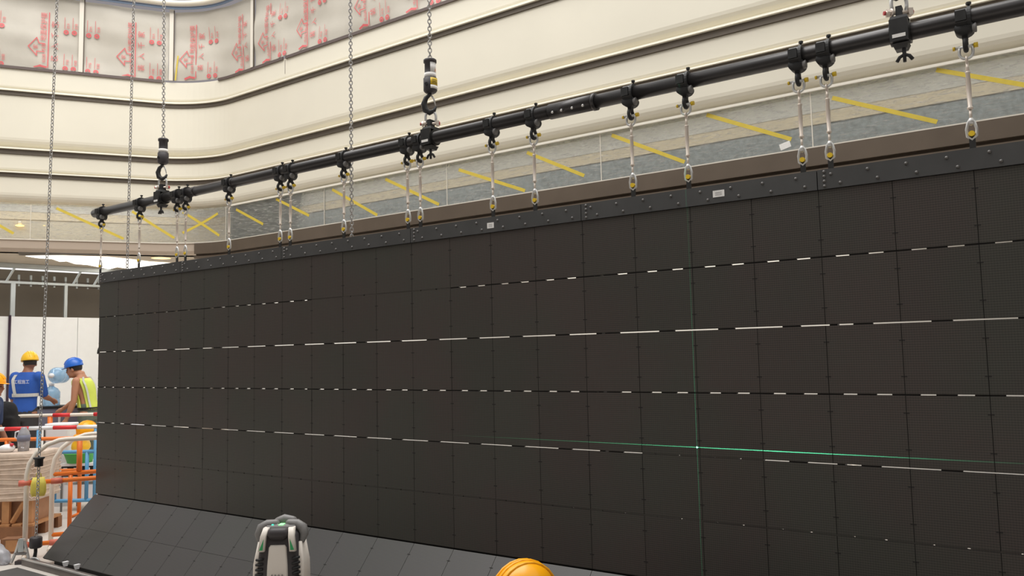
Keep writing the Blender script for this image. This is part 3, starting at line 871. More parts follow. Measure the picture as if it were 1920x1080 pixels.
def hook_set(xi, lab, labels=True):
    s = thing('bow_shackle', 'silver bow shackle with red pin ends on the %s hoist clamp' % lab, 'shackle', W(xi * H, 0, ZP + .098), -.05, 'hoist shackles')
    mb = MB(); mb.tube([(-.028, 0, -.005), (-.034, 0, .03)] + [(-.034 * math.cos(math.pi * k / 8), 0, .05 + .034 * math.sin(math.pi * k / 8)) for k in range(9)] + [(.034, 0, .03), (.028, 0, -.005)], .0085, 8); mb.build('bow', 'steel', s)
    mb = MB(); mb.cyl((-.062, 0, 0), (.05, 0, 0), .010, seg=10); mb.lathe([(-.058, .0105), (-.058, .018), (-.046, .018), (-.046, .0105)], 'X', 6, smooth=False); mb.lathe([(-.04, .0105), (-.04, .02), (-.03, .02), (-.03, .0105)], 'X', 12); mb.box(.036, .055, -.016, .016, -.016, .016); p = mb.build('pin', 'steel_warm', s)
    mb = MB(); mb.cyl((-.07, 0, 0), (-.0625, 0, 0), .010, seg=8); mb.cyl((.0555, 0, 0), (.06, 0, 0), .012, seg=8); mb.build('pin_end', 'red_cap', p)
    b = thing('hook_block', 'black chain hoist hook block above the %s hoist clamp' % lab, 'hook block', W(xi * H, 0, ZP), -.05, 'hoist hook blocks')
    mb = MB(); mb.tube([(0, 0, .31), (-.004, 0, .293), (-.03, 0, .27), (-.044, 0, .23), (-.034, 0, .19), (-.006, 0, .172), (.022, 0, .184), (.036, 0, .212)], [.011, .012, .016, .02, .021, .019, .014, .007], 10); hk = mb.build('hook', 'black_metal', b)
    mb = MB(); mb.tube([(.004, -.004, .288), (.022, -.004, .262), (.033, -.004, .218)], [.005, .006, .004], 6); mb.build('latch', 'steel', hk)
    mb = MB(); mb.lathe([(.300, .0001), (.300, .026), (.308, .038), (.318, .045), (.398, .045), (.404, .036), (.5, .036), (.506, .043), (.522, .043), (.528, .036), (.528, .0001)], 'Z', 24); hs = mb.build('housing', 'tool_black', b)
    mb = MB(); mb.lathe([(.404, .0385), (.404, .0392), (.432, .0392), (.432, .0385)], 'Z', 24, closed=True); mb.build('white_band', 'paper', hs)
    mb = MB(); mb.tube([(-.02, -.041, .352), (-.02, -.0465, .352)], .011, 10); mb.build('grub_screw', 'black', hs)
    if labels:
        a0, a1 = math.radians(-80), math.radians(5)
        mb = MB(); mb.lathe([(.433, .0372), (.433, .0378), (.5, .0378), (.5, .0372)], 'Z', 10, closed=True, a0=a0, a1=a1); mb.build('upper_label', 'paper', hs)
        mb = MB(); mb.lathe([(.322, .0456), (.322, .0462), (.345, .0462), (.345, .0456)], 'Z', 10, closed=True, a0=a0, a1=a1); mb.build('lower_label', 'paper', hs)
        mb = MB(); mb.lathe([(.346, .0456), (.346, .0464), (.394, .0464), (.394, .0456)], 'Z', 10, closed=True, a0=a0, a1=a1); yl = mb.build('warning_label', 'yellow_metal', hs)
        mb = MB()
        for z in (.356, .367, .378): mb.lathe([(z, .0465), (z, .0468), (z + .004, .0468), (z + .004, .0465)], 'Z', 8, closed=True, a0=a0 + .25, a1=a1 - .3)
        mb.build('warning_print', 'black', yl)
        mb = MB(); mb.add([((.0382) * math.cos(a), .0382 * math.sin(a), z) for a, z in ((-.5, .44), (-.1, .44), (-.3, .465))], [(0, 1, 2)]); mb.build('warning_triangle', 'barrier_orange', hs)
for xi, lab, lbl in ((3.1, 'left', False), (12.56, 'middle', True), (21.23, 'right', True)):
    hoist_clamp(xi, 'heavy black hoist clamp with wing nut under the %s hook block' % lab if lab != 'right' else 'heavy black hoist clamp with wing nut under the red-ended shackle at right')
    hook_set(xi, lab, lbl)
chain(W(3.1 * H, 0, ZP + .528), W(3.1 * H - .035, .0, 5.6), 'hoist chain running into the left hook block')
chain(W(12.56 * H, 0, ZP + .528), W(12.56 * H, 0, 4.7), 'hoist chain running into the middle hook block')
chain(W(21.23 * H, 0, ZP + .528), W(21.23 * H, 0, 4.4), 'hoist chain running into the right hook block')
chain(at(659.5, 447, 5.62), at(656.5, -60, 5.62), 'slack chain hanging behind the pipe beside the eighth turnbuckle')
p_a, p_b = at(238, 520, 7.45), at(252.5, -60, 7.25)
chain(p_a, p_b, 'loose chain going down behind the LED wall near its left end', True)
# left hoist chain going to the floor, with its stop and hook block
pb = at(67.5, 1006, 6.98); pt = at(109.5, -60, 6.98)
chain(pb, pt, 'long hoist chain at far left reaching down to the base beam', True)
def onchain(y): k = (1006 - y) / 1066.0; return pb + (pt - pb) * k
st_ = thing('chain_stop', 'black rubber chain stop threaded on the far left chain', 'chain stop', onchain(873))
mb = MB(); mb.lathe([(-.038, .0062), (-.038, .033), (.02, .034), (.03, .046), (.038, .046), (.038, .0062)], 'Z', 18, closed=True); mb.build('sleeve', 'rubber', st_)
hb = thing('hook_block', 'black hook block at the bottom of the far left chain', 'hook block', pb, RZ, 'hoist hook blocks')
mb = MB(); mb.lathe([(.0, .0001), (.0, .040), (-.012, .05), (-.085, .05), (-.095, .042), (-.095, .0001)], 'Z', 20); mb.build('housing', 'tool_black', hb)
mb = MB(); mb.tube([(0, 0, -.09), (0, 0, -.13), (-.012, 0, -.17), (-.03, 0, -.195), (-.03, 0, -.225), (0, 0, -.24), (.03, 0, -.225), (.034, 0, -.2)], [.014, .014, .016, .016, .016, .014, .011, .006], 10); mb.build('hook', 'black_metal', hb)
sk = thing('bow_shackle', 'silver bow shackle with red pin ends at the foot of the far left chain', 'shackle', pb + Vector((0, -.02, -.255)), RZ + .6, 'hoist shackles')
mb = MB(); mb.tube([(-.03, 0, -.005), (-.045, 0, .03)] + [(-.045 * math.cos(math.pi * k / 8), 0, .045 + .035 * math.sin(math.pi * k / 8)) for k in range(9)] + [(.045, 0, .03), (.03, 0, -.005)], .009, 8); mb.build('bow', 'steel', sk)
mb = MB(); mb.cyl((-.06, 0, 0), (.06, 0, 0), .010, seg=10); mb.build('pin', 'steel', sk)
mb = MB(); mb.ell((-.066, 0, 0), .013, .014, .014, 10, 6); mb.ell((.066, 0, 0), .013, .014, .014, 10, 6); mb.build('pin_end', 'red_cap', sk)

# ------------------------------------------------------------------ laser level (near) with its own light
LP = at(530, 975, 2.05)
LZ = LP.z
lz = thing('laser_level', 'white and black line laser with green accents on a tripod', 'laser level', (LP.x, LP.y, 0), 0)
lz.scale = (.84, .9, 1)
def P_(z): return z
def loft(mb, rings, smooth=True):
    mb.ring_tube([[Vector(p) for p in r] for r in rings], False, True, smooth)
def rrect(cx, cy, z, hx, hy, r, n=4):
    out = []
    for sx, sy, a0 in ((1, 1, 0), (-1, 1, 90), (-1, -1, 180), (1, -1, 270)):
        for k in range(n + 1):
            a = math.radians(a0 + 90 * k / n); out.append((cx + sx * (hx - r) + r * math.cos(a), cy + sy * (hy - r) + r * math.sin(a), z))
    return out
zt = LZ
mb = MB(); loft(mb, [rrect(0, 0, zt - .20, .070, .05, .02), rrect(0, 0, zt - .10, .064, .048, .02), rrect(0, 0, zt - .03, .055, .045, .02), rrect(0, 0, zt - .022, .045, .04, .02)]); mb.build('body', 'tool_black', lz)
mb = MB(); loft(mb, [rrect(0, -.047, zt - .20, .034, .008, .006), rrect(0, -.046, zt - .10, .030, .008, .006), rrect(0, -.044, zt - .058, .026, .008, .006), rrect(0, -.042, zt - .052, .022, .006, .005)]); fp = mb.build('front_panel', 'tool_white', lz)
mb = MB()
for k, dx in enumerate((-.014, -.004, .006, .016)):
    mb.tube([(dx - .004, -.0562, zt - .128), (dx, -.0562, zt - .121), (dx + .004, -.0562, zt - .128)], .0011, 5)
mb.build('lettering', 'tool_grey', fp)
for sgn in (-1, 1):
    mb = MB(); loft(mb, [rrect(sgn * .070, -.006, zt - .20, .009, .036, .006), rrect(sgn * .066, -.006, zt - .10, .009, .036, .006), rrect(sgn * .060, -.004, zt - .048, .005, .026, .004)]); mb.build('side_shell', 'tool_white', lz)
    mb = MB(); loft(mb, [rrect(sgn * .046, -.05, zt - .066, .0095, .008, .004), rrect(sgn * .041, -.048, zt - .03, .0090, .008, .004), rrect(sgn * .037, -.03, zt - .012, .0085, .012, .004)]); bz = mb.build('window_bezel', 'tool_white', lz)
    mb = MB(); mb.add([(sgn * (.0465 - .006), -.0592, zt - .062), (sgn * (.0465 + .004), -.0592, zt - .062), (sgn * .0385, -.0575, zt - .036), (sgn * (.0465 - .006), -.0575, zt - .06), (sgn * (.0465 + .004), -.0575, zt - .06), (sgn * .0385, -.0560, zt - .036)], [(0, 1, 2), (3, 5, 4), (0, 3, 4, 1), (1, 4, 5, 2), (2, 5, 3, 0)]); mb.build('accent', 'tool_green', bz)
    for q in range(8):
        mb = MB(); z = zt - .085 - q * .012; mb.tube([(sgn * (.042 + q * .0006), -.049, z), (sgn * .054, -.0505, z + sgn * .002), (sgn * (.064 + q * .0006), -.044, z + sgn * .003)], .0032, 6); mb.build('grip_rib', 'rubber', lz)
mb = MB(); loft(mb, [rrect(0, -.03, zt - .038, .026, .022, .012), rrect(0, -.032, zt - .028, .031, .026, .014), rrect(0, -.03, zt - .016, .029, .024, .014), rrect(0, -.028, zt - .012, .022, .018, .01)]); mb.build('front_bumper', 'tool_black', lz)
for sgn in (-1, 1):
    mb = MB(); mb.tube([(sgn * .02, .0, zt - .010), (sgn * .045, .0, zt - .012), (sgn * .062, -.005, zt - .020), (sgn * .068, -.01, zt - .034), (sgn * .064, -.015, zt - .046)], [.012, .014, .015, .013, .009], 10, round_ends=True); mb.build('corner_bumper', 'tool_grey', lz)
mb = MB(); mb.tube([(-.02, .02, zt - .008), (.0, .022, zt - .004), (.026, .02, zt - .006)], [.012, .015, .012], 10, round_ends=True); mb.build('rear_bumper', 'tool_grey', lz)
mb = MB(); loft(mb, [rrect(0, -.004, zt - .022, .045, .026, .012), rrect(0, -.004, zt - .010, .042, .024, .012)]); kp = mb.build('keypad', 'tool_grey', lz)
mb = MB(); mb.box(-.007, .007, -.020, .004, zt - .0098, zt - .0082); mb.build('screen', 'lcd_green', kp)
mb = MB(); mb.ell((-.026, -.012, zt - .0095), .004, .005, .002, 10, 6); mb.build('indicator', 'led_teal', kp)
for dx in (-.016, .017):
    mb = MB(); mb.box(dx - .006, dx + .006, -.012, -.004, zt - .0098, zt - .0085); mb.build('key_mark', 'white_plastic', kp)
mb = MB(); mb.cyl((0, 0, zt - .26), (0, 0, zt - .201), .045, .06, 20); mb.build('turntable', 'rubber', lz)
mb = MB(); mb.cyl((-.081, 0, zt - .125), (-.0795, 0, zt - .105), .004, seg=6); mb.build('side_label', 'yellow_metal', lz)
mb = MB(); mb.cyl((0, 0, .45), (0, 0, zt - .261), .016, seg=12); mb.build('tripod_column', 'tool_grey', lz)
for k in range(3):
    a = math.radians(90 + 120 * k); mb = MB(); mb.tube([(.03 * math.cos(a), .03 * math.sin(a), zt - .30), (.42 * math.cos(a), .42 * math.sin(a), .012)], [.014, .011], 8); mb.build('tripod_leg', 'tool_grey', lz)
laser = bpy.data.lights.new('laser_beam', 'POINT')
laser.shadow_soft_size = .0005
laser.energy = 60.0
laser.color = (.12, 1.0, .5)
laser.use_nodes = True
nt = laser.node_tree; L = nt.links
em = next(n for n in nt.nodes if n.type == 'EMISSION')
tcn = nt.nodes.new('ShaderNodeTexCoord')
lo = Vector((LP.x, LP.y - .0, 1.2095))
hit = W(17.955 * H, 0, 1.2095)
# the beams leave from the front of the housing, on the side facing the wall
dirh = (hit - lo); dirh.z = 0; dirh.normalize()
lo = lo + dirh * .09
def vdot(vec, scale=1.0):
    n = nt.nodes.new('ShaderNodeVectorMath'); n.operation = 'DOT_PRODUCT'; L.new(tcn.outputs['Normal'], n.inputs[0]); n.inputs[1].default_value = vec; return n.outputs['Value']
def mth(op, a, b=None):
    n = nt.nodes.new('ShaderNodeMath'); n.operation = op
    for i, v in enumerate((a, b)):
        if v is None: continue
        if isinstance(v, (int, float)): n.inputs[i].default_value = v
        else: L.new(v, n.inputs[i])
    return n.outputs[0]
dz_ = vdot((0, 0, 1)); df = vdot((dirh.x, dirh.y, 0)); dp = vdot((-dirh.y, dirh.x, 0))
hl = mth('LESS_THAN', mth('ABSOLUTE', dz_), .0008)
fall = mth('POWER', mth('MAXIMUM', df, 0.0), 14.0)
hor = mth('MULTIPLY', hl, fall)
vl = mth('MULTIPLY', mth('LESS_THAN', mth('ABSOLUTE', dp), .0007), mth('GREATER_THAN', df, .3))
core = mth('MULTIPLY', mth('LESS_THAN', mth('ADD', mth('MULTIPLY', dz_, dz_), mth('MULTIPLY', dp, dp)), 3e-6), mth('GREATER_THAN', df, 0.0))
tot = mth('ADD', mth('ADD', mth('MULTIPLY', hor, 1.0), mth('MULTIPLY', vl, .2)), mth('MULTIPLY', core, 25.0))
L.new(mth('MULTIPLY', tot, 12.0), em.inputs['Strength'])
lobj = bpy.data.objects.new('laser_beam', laser); COL.objects.link(lobj); lobj.location = lo

# ------------------------------------------------------------------ people
def helmet(parent, c, r, material, rz=0.0, tilt=0.0, rx=0.0, ridges=True, mark=None):
    """hard hat: front towards local -Y"""
    mx = Matrix.Translation(Vector(c)) @ Matrix.Rotation(rz, 4, 'Z') @ Matrix.Rotation(rx, 4, 'Y') @ Matrix.Rotation(tilt, 4, 'X')
    m3 = mx.to_3x3()
    mb = MB(); mb.ell(c, r * .86, r * 1.04, r * 1.05, 24, 10, m3, 0.0)
    sh = mb.build('helmet', material, parent)
    mb = MB(); vs = []; n = 28
    for k in range(n):
        a = 2 * math.pi * k / n; fr = max(0, -math.sin(a)) ** 3
        for rad, z in ((.85, .02), (.96 + .38 * fr, -.05 * fr - .02), (.96 + .38 * fr, -.05 * fr - .05), (.85, -.03)):
            vs.append(mx @ Vector((r * rad * .87 * math.cos(a), r * rad * 1.05 * math.sin(a), r * z)))
    fs = [(k * 4 + j, ((k + 1) % n) * 4 + j, ((k + 1) % n) * 4 + (j + 1) % 4, k * 4 + (j + 1) % 4) for k in range(n) for j in range(4)]
    mb.add(vs, fs, True); mb.build('helmet_brim', material, sh)
    if ridges:
        for dx in (-.22, 0, .22):
            mb = MB(); pts = []
            for k in range(9):
                a = math.radians(25 + 130 * k / 8); pts.append(mx @ Vector((r * dx * (1.0 if abs(dx) else 1) , -r * 1.03 * math.cos(a), r * 1.05 * math.sin(a) * math.sqrt(1 - (dx / .9) ** 2) * (1.0))))
            mb.tube(pts, r * .05, 6, round_ends=True); mb.build('helmet_ridge', material, sh)
    if mark == 'blue':
        mb = MB(); vs = []
        for a, z in ((200, .25), (160, .25), (165, .62), (195, .62)):
            k = math.sqrt(1 - z * z) * 1.02; vs.append(mx @ Vector((r * .86 * k * math.cos(math.radians(a)), r * 1.04 * k * math.sin(math.radians(a)), r * 1.05 * z)))
        mb.add(vs, [(0, 1, 2, 3)]); mb.build('helmet_badge', 'white_plastic', sh)
        mb = MB(); vs = []
        for a, z in ((158, .06), (128, .06), (128, .3), (158, .3)):
            k = math.sqrt(1 - z * z) * 1.03; vs.append(mx @ Vector((r * .86 * k * math.cos(math.radians(a)), r * 1.04 * k * math.sin(math.radians(a)), r * 1.05 * z)))
        mb.add(vs, [(0, 1, 2, 3)]); mb.build('helmet_sticker', 'red_cap', sh)
    return sh
def hring(c, rx, ry, n=16):
    return [(c[0] + rx * math.cos(2 * math.pi * k / n), c[1] + ry * math.sin(2 * math.pi * k / n), c[2]) for k in range(n)]
def hand(mb, wrist, direction, side, curl=.5):
    d = Vector(direction).normalized(); s = Vector(side).normalized(); nrm = d.cross(s).normalized()
    w = Vector(wrist)
    mb.tube([w, w + d * .04, w + d * .085], [.026, .036, .034], 8, round_ends=True)
    for k, (o, ln) in enumerate(((-.027, .068), (-.009, .078), (.009, .072), (.026, .056))):
        b = w + d * .085 + s * o
        mb.tube([b, b + d * ln * .5 + nrm * ln * .12 * curl, b + d * ln * .85 + nrm * ln * .5 * curl], [.0095, .009, .0075], 6, round_ends=True)
    b = w + d * .03 - s * .03
    mb.tube([b, b + d * .03 - s * .022 + nrm * .008, b + d * .06 - s * .026 + nrm * .02], [.012, .010, .008], 6, round_ends=True)
def head(mb, c, yaw, pitch=0.0):
    mx = Matrix.Translation(Vector(c)) @ Matrix.Rotation(yaw, 4, 'Z') @ Matrix.Rotation(pitch, 4, 'X')
    m3 = mx.to_3x3()
    T = lambda x, y, z: mx @ Vector((x, y, z))
    mb.ell(T(0, .012, .03), .075, .094, .098, 14, 12, m3)
    mb.ell(T(0, -.02, -.045), .056, .066, .07, 12, 10, m3)
    mb.tube([T(0, -.088, .02), T(0, -.103, -.012), T(0, -.096, -.028)], [.008, .014, .013], 6, round_ends=True)
    mb.tube([T(-.03, -.082, .03), T(.03, -.082, .03)], .011, 6, round_ends=True)
    mb.tube([T(-.02, -.084, -.052), T(.02, -.084, -.052)], .009, 6, round_ends=True)
    mb.ell(T(0, -.068, -.09), .022, .02, .018, 8, 6, m3)
    for sg in (-1, 1): mb.ell(T(sg * .078, .012, .0), .010, .018, .03, 8, 8, m3)
    return mx
def eyes(parent, mx):
    for sg in (-1, 1):
        mb = MB(); mb.ell(mx @ Vector((sg * .03, -.083, .012)), .010, .008, .006, 8, 6); mb.build('eye', 'hair', parent)

def person_standing(label, loc, rz, hgt, cfg):
    t = thing('person', label, 'person', loc, rz, None)
    k = hgt / 1.75
    lean = cfg.get('lean', 0.0)             # forward shift of shoulders
    zsh, zhip = 1.43 * k, .93 * k
    sh = Vector((0, -lean, zsh - lean * .25))
    hd = sh + Vector((0, -cfg.get('neck', .03) - lean * .4, cfg.get('headz', .165) * k))
    arms = cfg['arms']
    # body: torso, neck, head, arms, hands, legs in one skin
    mb = MB()
    def torso(g):
        rings = [hring((0, 0, zhip - .09), .15 + g, .105 + g), hring((0, .005, zhip + .02), .155 + g, .11 + g), hring((0, -lean * .25, zhip + .16 * k), .145 + g, .10 + g), hring((0, -lean * .55, zhip + .30 * k), .165 + g, .115 + g), hring((0, -lean * .85, zhip + .42 * k - lean * .1), .185 + g, .115 + g), hring((0, -lean, sh.z - .02), .165 + g, .085 + g), hring((0, -lean - .0, sh.z + .045), .075 + g, .06 + g)]
        return [[Vector(p) for p in r] for r in rings]
    mb.ring_tube(torso(-.008))
    mb.tube([sh + Vector((0, 0, -.02)), sh + Vector((0, -.01, .06)), hd + Vector((0, .015, -.04))], [.066, .058, .056], 12, round_ends=True)
    mx = head(mb, hd, cfg.get('yaw', 0), cfg.get('pitch', 0))
    for sg, key in ((1, 'L'), (-1, 'R')):
        el, wr = [Vector(v) for v in arms[key]]
        s = sh + Vector((sg * .175, .0, -.035))
        el = s + el; wr = el + wr
        mb.tube([s, s.lerp(el, .35), el, el.lerp(wr, .35), wr], [.055, .05, .04, .042, .028], 10, round_ends=True)
        hand(mb, wr, wr - el, Vector((0, 1, 0)) if abs((wr - el).normalized().y) < .8 else Vector((0, 0, 1)), .6)
        mb.tube([(sg * .09, 0, zhip - .02), (sg * .095, -.01, zhip - .42 * k), (sg * .095, .01, .09)], [.085, .055, .038], 10, round_ends=True)
        mb.tube([(sg * .1, .05, .045), (sg * .1, -.05, .04), (sg * .105, -.15, .035)], [.04, .042, .034], 8, round_ends=True)
        cfg['_' + key] = (s, el, wr)
    body = remesh_build(mb, .011, 'body', cfg.get('skin', 'skin'), t, 3)
    eyes(t, mx)
    # hair
    mb = MB(); mb.ell(mx @ Vector((0, .025, .035)), .083, .094, .10, 14, 10, mx.to_3x3(), -.55); mb.build('hair', 'hair', t)
    # trousers
    mb = MB()
    mb.ring_tube([[Vector(p) for p in hring((0, 0, z), rx, ry)] for z, rx, ry in ((zhip - .14, .15, .12), (zhip, .172, .128), (zhip + .1, .16, .115))])
    for sg in (1, -1): mb.tube([(sg * .09, 0, zhip - .05), (sg * .095, -.01, zhip - .42 * k), (sg * .097, .01, .1)], [.105, .08, .07], 10)
    remesh_build(mb, .014, 'trousers', cfg['trousers'], t, 3)
    for sg in (1, -1):
        mb = MB(); mb.tube([(sg * .1, .06, .05), (sg * .1, -.05, .05), (sg * .106, -.17, .042)], [.05, .052, .04], 10, round_ends=True); mb.build('shoe', 'shoe', t)
    if cfg.get('shirt'):
        mb = MB(); mb.ring_tube(torso(.014)[:-1] + [[Vector(p) for p in hring((0, -lean, sh.z + .035), .095, .07)]])
        for key in 'LR':
            s, el, wr = cfg['_' + key]; mb.tube([s, s.lerp(el, .45), s.lerp(el, .85)], [.078, .07, .062], 12, round_ends=True)
        remesh_build(mb, .013, 'shirt', cfg['shirt'], t, 3)
    return t, sh, hd, mx, cfg

# low platform the two workers stand on
pf = thing('work_platform', 'low timber platform under the two workers', 'platform', (-6.75, 11.25, 0), .02)
for k in range(9):
    mb = MB(); x = -.95 + k * .215; mb.box(x, x + .205, -.5, .42, .09, .128); mb.build('plank', 'wood', pf)
for y in (-.4, .33):
    mb = MB(); mb.box(-.95, .98, y - .05, y + .05, 0, .089); mb.build('bearer', 'wood_dark', pf)

# worker in blue, seen from behind
loc = at(48, 700, 11.0); loc.z = .13
t, sh, hd, mx, cfg = person_standing('person in blue shirt and yellow hard hat with back turned', loc, math.radians(172), 1.77,
    dict(lean=.03, headz=.135, yaw=math.radians(52), pitch=.16, arms=dict(L=((.03, .0, -.30), (-.0, -.12, -.22)), R=((.0, -.12, -.27), (.06, -.22, -.06))), trousers='trouser_dark', shirt='shirt_blue', skin='skin_dark'))
helmet(t, mx @ Vector((0, .01, .055)), .125, 'helmet_yellow', math.radians(52), .1)
def band(t, pts, w, material, name='vest_strap'):
    """strap following points, w wide in z or x"""
    mb = MB(); vs = []
    for p, side, out in pts:
        p = Vector(p); side = Vector(side).normalized() * w / 2; out = Vector(out).normalized() * .004
        vs += [p - side, p + side, p + side + out, p - side + out]
    fs = [(i * 4 + j, (i + 1) * 4 + j, (i + 1) * 4 + (j + 1) % 4, i * 4 + (j + 1) % 4) for i in range(len(pts) - 1) for j in range(4)]
    mb.add(vs, fs); mb.build(name, material, t)
def torso_pt(a, z, g, k, lean, zhip, shz):
    tab = [(zhip - .09, .15, .105, 0), (zhip + .02, .155, .11, -.005 / max(lean, .001)), (zhip + .16 * k, .145, .10, .25), (zhip + .30 * k, .165, .115, .55), (zhip + .42 * k - lean * .1, .185, .115, .85), (shz - .02, .165, .085, 1.0), (shz + .045, .075, .06, 1.0)]
    for (z0, x0, y0, l0), (z1, x1, y1, l1) in zip(tab[:-1], tab[1:]):
        if z0 <= z <= z1:
            f = (z - z0) / (z1 - z0); rx = x0 + (x1 - x0) * f + g; ry = y0 + (y1 - y0) * f + g; l = l0 + (l1 - l0) * f
            return Vector((rx * math.cos(a), -lean * l + ry * math.sin(a), z))
    return Vector((0, 0, z))
k_ = 1.77 / 1.75; zh_ = .93 * k_
def ring_band(t, z, w, g, k, lean, zhip, shz, material, a0=0, a1=360, name='vest_strap', n=28):
    pts = []
    for i in range(n + 1):
        a = math.radians(a0 + (a1 - a0) * i / n); p = torso_pt(a, z, g, k, lean, zhip, shz); pts.append((p, (0, 0, 1), (math.cos(a), math.sin(a), 0)))
    band(t, pts, w, material, name)
ring_band(t, zh_ + .22, .045, .022, k_, .03, zh_, sh.z, 'reflective')
for a_ in (72, 242, 298):
    pts = []
    for i in range(9):
        z = zh_ + .22 + (sh.z + .0 - zh_ - .22) * i / 8; a = math.radians(a_ - (22 * i / 8 if a_ == 72 else 0)); p = torso_pt(a, z, .024, k_, .03, zh_, sh.z); pts.append((p, (1, 0, 0), (0, math.sin(a), 0)))
    band(t, pts, .045, 'reflective')
mb = MB()
for i in range(5):
    p = torso_pt(math.radians(90), sh.z - .10, .024, k_, .03, zh_, sh.z)
    vs, fs = textmesh('工程施工', .06) if i == 0 else ([], [])
    if i == 0:
        mb.add([(.075 - q.x, p.y + .012, p.z + q.y) for q in vs], fs)
mb.build('back_print', 'white_plastic', t)

# worker with blue helmet and hi-vis vest, in profile
loc = at(167, 700, 11.5); loc.z = .13
t, sh, hd, mx, cfg = person_standing('person in blue hard hat and yellow-green vest standing in profile', loc, math.radians(-84), 1.70,
    dict(lean=.10, neck=.07, headz=.125, yaw=0, pitch=.2, arms=dict(L=((.02, -.02, -.29), (-.02, -.10, -.24)), R=((-.04, -.12, -.26), (.03, -.2, -.14))), trousers='trouser_green', skin='skin'))
helmet(t, mx @ Vector((0, .01, .05)), .122, 'helmet_blue', 0, .2, mark='blue')
k2 = 1.70 / 1.75; zh2 = .93 * k2
mb = MB(); NZ = 10; rows = []
for i in range(NZ + 1):
    z = zh2 + .02 + (sh.z - zh2 - .02) * i / NZ
    rows.append([torso_pt(math.radians(a), z, .022, k2, .10, zh2, sh.z) for a in range(20, 161, 10)])
m_ = len(rows[0]); mb.add([tuple(p) for r in rows for p in r], [(i * m_ + j, i * m_ + j + 1, (i + 1) * m_ + j + 1, (i + 1) * m_ + j) for i in range(NZ) for j in range(m_ - 1)], True)
o = mb.build('vest_back', 'hivis', t); so = o.modifiers.new('th', 'SOLIDIFY'); so.thickness = .008
for a0, a1 in ((195, 255), (285, 345)):
    mb = MB(); rows = []
    for i in range(NZ + 1):
        z = zh2 + .02 + (sh.z - zh2 - .02) * i / NZ
        rows.append([torso_pt(math.radians(a0 + (a1 - a0) * j / 6), z, .022, k2, .10, zh2, sh.z) for j in range(7)])
    mb.add([tuple(p) for r in rows for p in r], [(i * 7 + j, i * 7 + j + 1, (i + 1) * 7 + j + 1, (i + 1) * 7 + j) for i in range(NZ) for j in range(6)], True)
    o = mb.build('vest_front', 'hivis', t); so = o.modifiers.new('th', 'SOLIDIFY'); so.thickness = .008
for a_ in (40, 140):
    pts = []
    for i in range(9):
        z = zh2 + .05 + (sh.z + .02 - zh2 - .05) * i / 8; a = math.radians(a_); p = torso_pt(a, z, .032, k2, .10, zh2, sh.z); pts.append((p, (1, -.3, 0), (math.cos(a), math.sin(a), 0)))
    band(t, pts, .04, 'reflective')
ring_band(t, zh2 + .03, .035, .020, k2, .10, zh2, sh.z, 'black', name='belt')

# worker cut off by the left edge
loc = at(-27, 712, 9.55); loc.z = 0
t, sh, hd, mx, cfg = person_standing('person mostly out of view at the left edge, only an orange hard hat showing', loc, math.radians(100), 1.60,
    dict(lean=.05, yaw=0, pitch=.1, arms=dict(L=((.05, .0, -.28), (.02, -.1, -.2)), R=((-.05, 0, -.28), (-.02, -.1, -.2))), trousers='trouser_dark', shirt='navy', skin='skin_dark'))
helmet(t, mx @ Vector((0, .01, .05)), .12, 'helmet_orange', 0, .05)

# crouching worker in front of the skirt
HX = at(1040, 1046, 3.2)
t = thing('person', 'person crouching before the LED skirt under an orange hard hat', 'person', (HX.x + .02, HX.y, 0), math.radians(-62))
mb = MB()
hdc = Vector((0, -.16, HX.z - .17))
shz = HX.z - .36
mb.ring_tube([[Vector(p) for p in r] for r in (hring((0, .16, .20), .15, .12), hring((0, .15, .30), .15, .11), hring((0, .06, .42), .15, .10), hring((0, -.04, shz - .04), .18, .11), hring((0, -.08, shz + .02), .14, .085), hring((0, -.1, shz + .06), .07, .06))])
mb.tube([(0, -.09, shz), (0, -.13, shz + .08), hdc + Vector((0, .015, -.03))], [.066, .058, .056], 12, round_ends=True)
mx = head(mb, hdc, 0, .25)
for sg in (1, -1):
    s = Vector((sg * .175, -.08, shz - .01)); el = Vector((sg * .21, -.22, shz - .22)); wr = Vector((sg * .12, -.42, shz - .18))
    mb.tube([s, el, wr], [.055, .042, .029], 10, round_ends=True); hand(mb, wr, wr - el, (0, 0, 1), .6)
    mb.tube([(sg * .09, .12, .24), (sg * .15, -.26, .42), (sg * .13, -.14, .09)], [.085, .06, .04], 10, round_ends=True)
    mb.tube([(sg * .13, -.1, .045), (sg * .13, -.24, .04), (sg * .13, -.32, .035)], [.04, .042, .034], 8, round_ends=True)
remesh_build(mb, .011, 'body', 'skin', t, 3)
eyes(t, mx)
mb = MB(); mb.ell(mx @ Vector((0, .025, .035)), .083, .094, .10, 14, 10, mx.to_3x3(), -.55); mb.build('hair', 'hair', t)
mb = MB()
mb.ring_tube([[Vector(p) for p in r] for r in (hring((0, .155, .27), .16, .125), hring((0, .06, .42), .165, .115), hring((0, -.04, shz - .04), .195, .125), hring((0, -.08, shz + .02), .155, .10), hring((0, -.1, shz + .05), .09, .075))])
for sg in (1, -1):
    s = Vector((sg * .175, -.08, shz - .01)); el = Vector((sg * .21, -.22, shz - .22)); mb.tube([s, s.lerp(el, .8)], [.075, .06], 12)
remesh_build(mb, .013, 'shirt', 'navy', t, 3)
mb = MB(); mb.ring_tube([[Vector(p) for p in r] for r in (hring((0, .165, .165), .14, .12), hring((0, .16, .24), .17, .14), hring((0, .14, .32), .16, .12))])
for sg in (1, -1): mb.tube([(sg * .09, .12, .24), (sg * .15, -.26, .42), (sg * .13, -.15, .12)], [.105, .082, .065], 10, round_ends=True)
remesh_build(mb, .014, 'trousers', 'trouser_dark', t, 3)
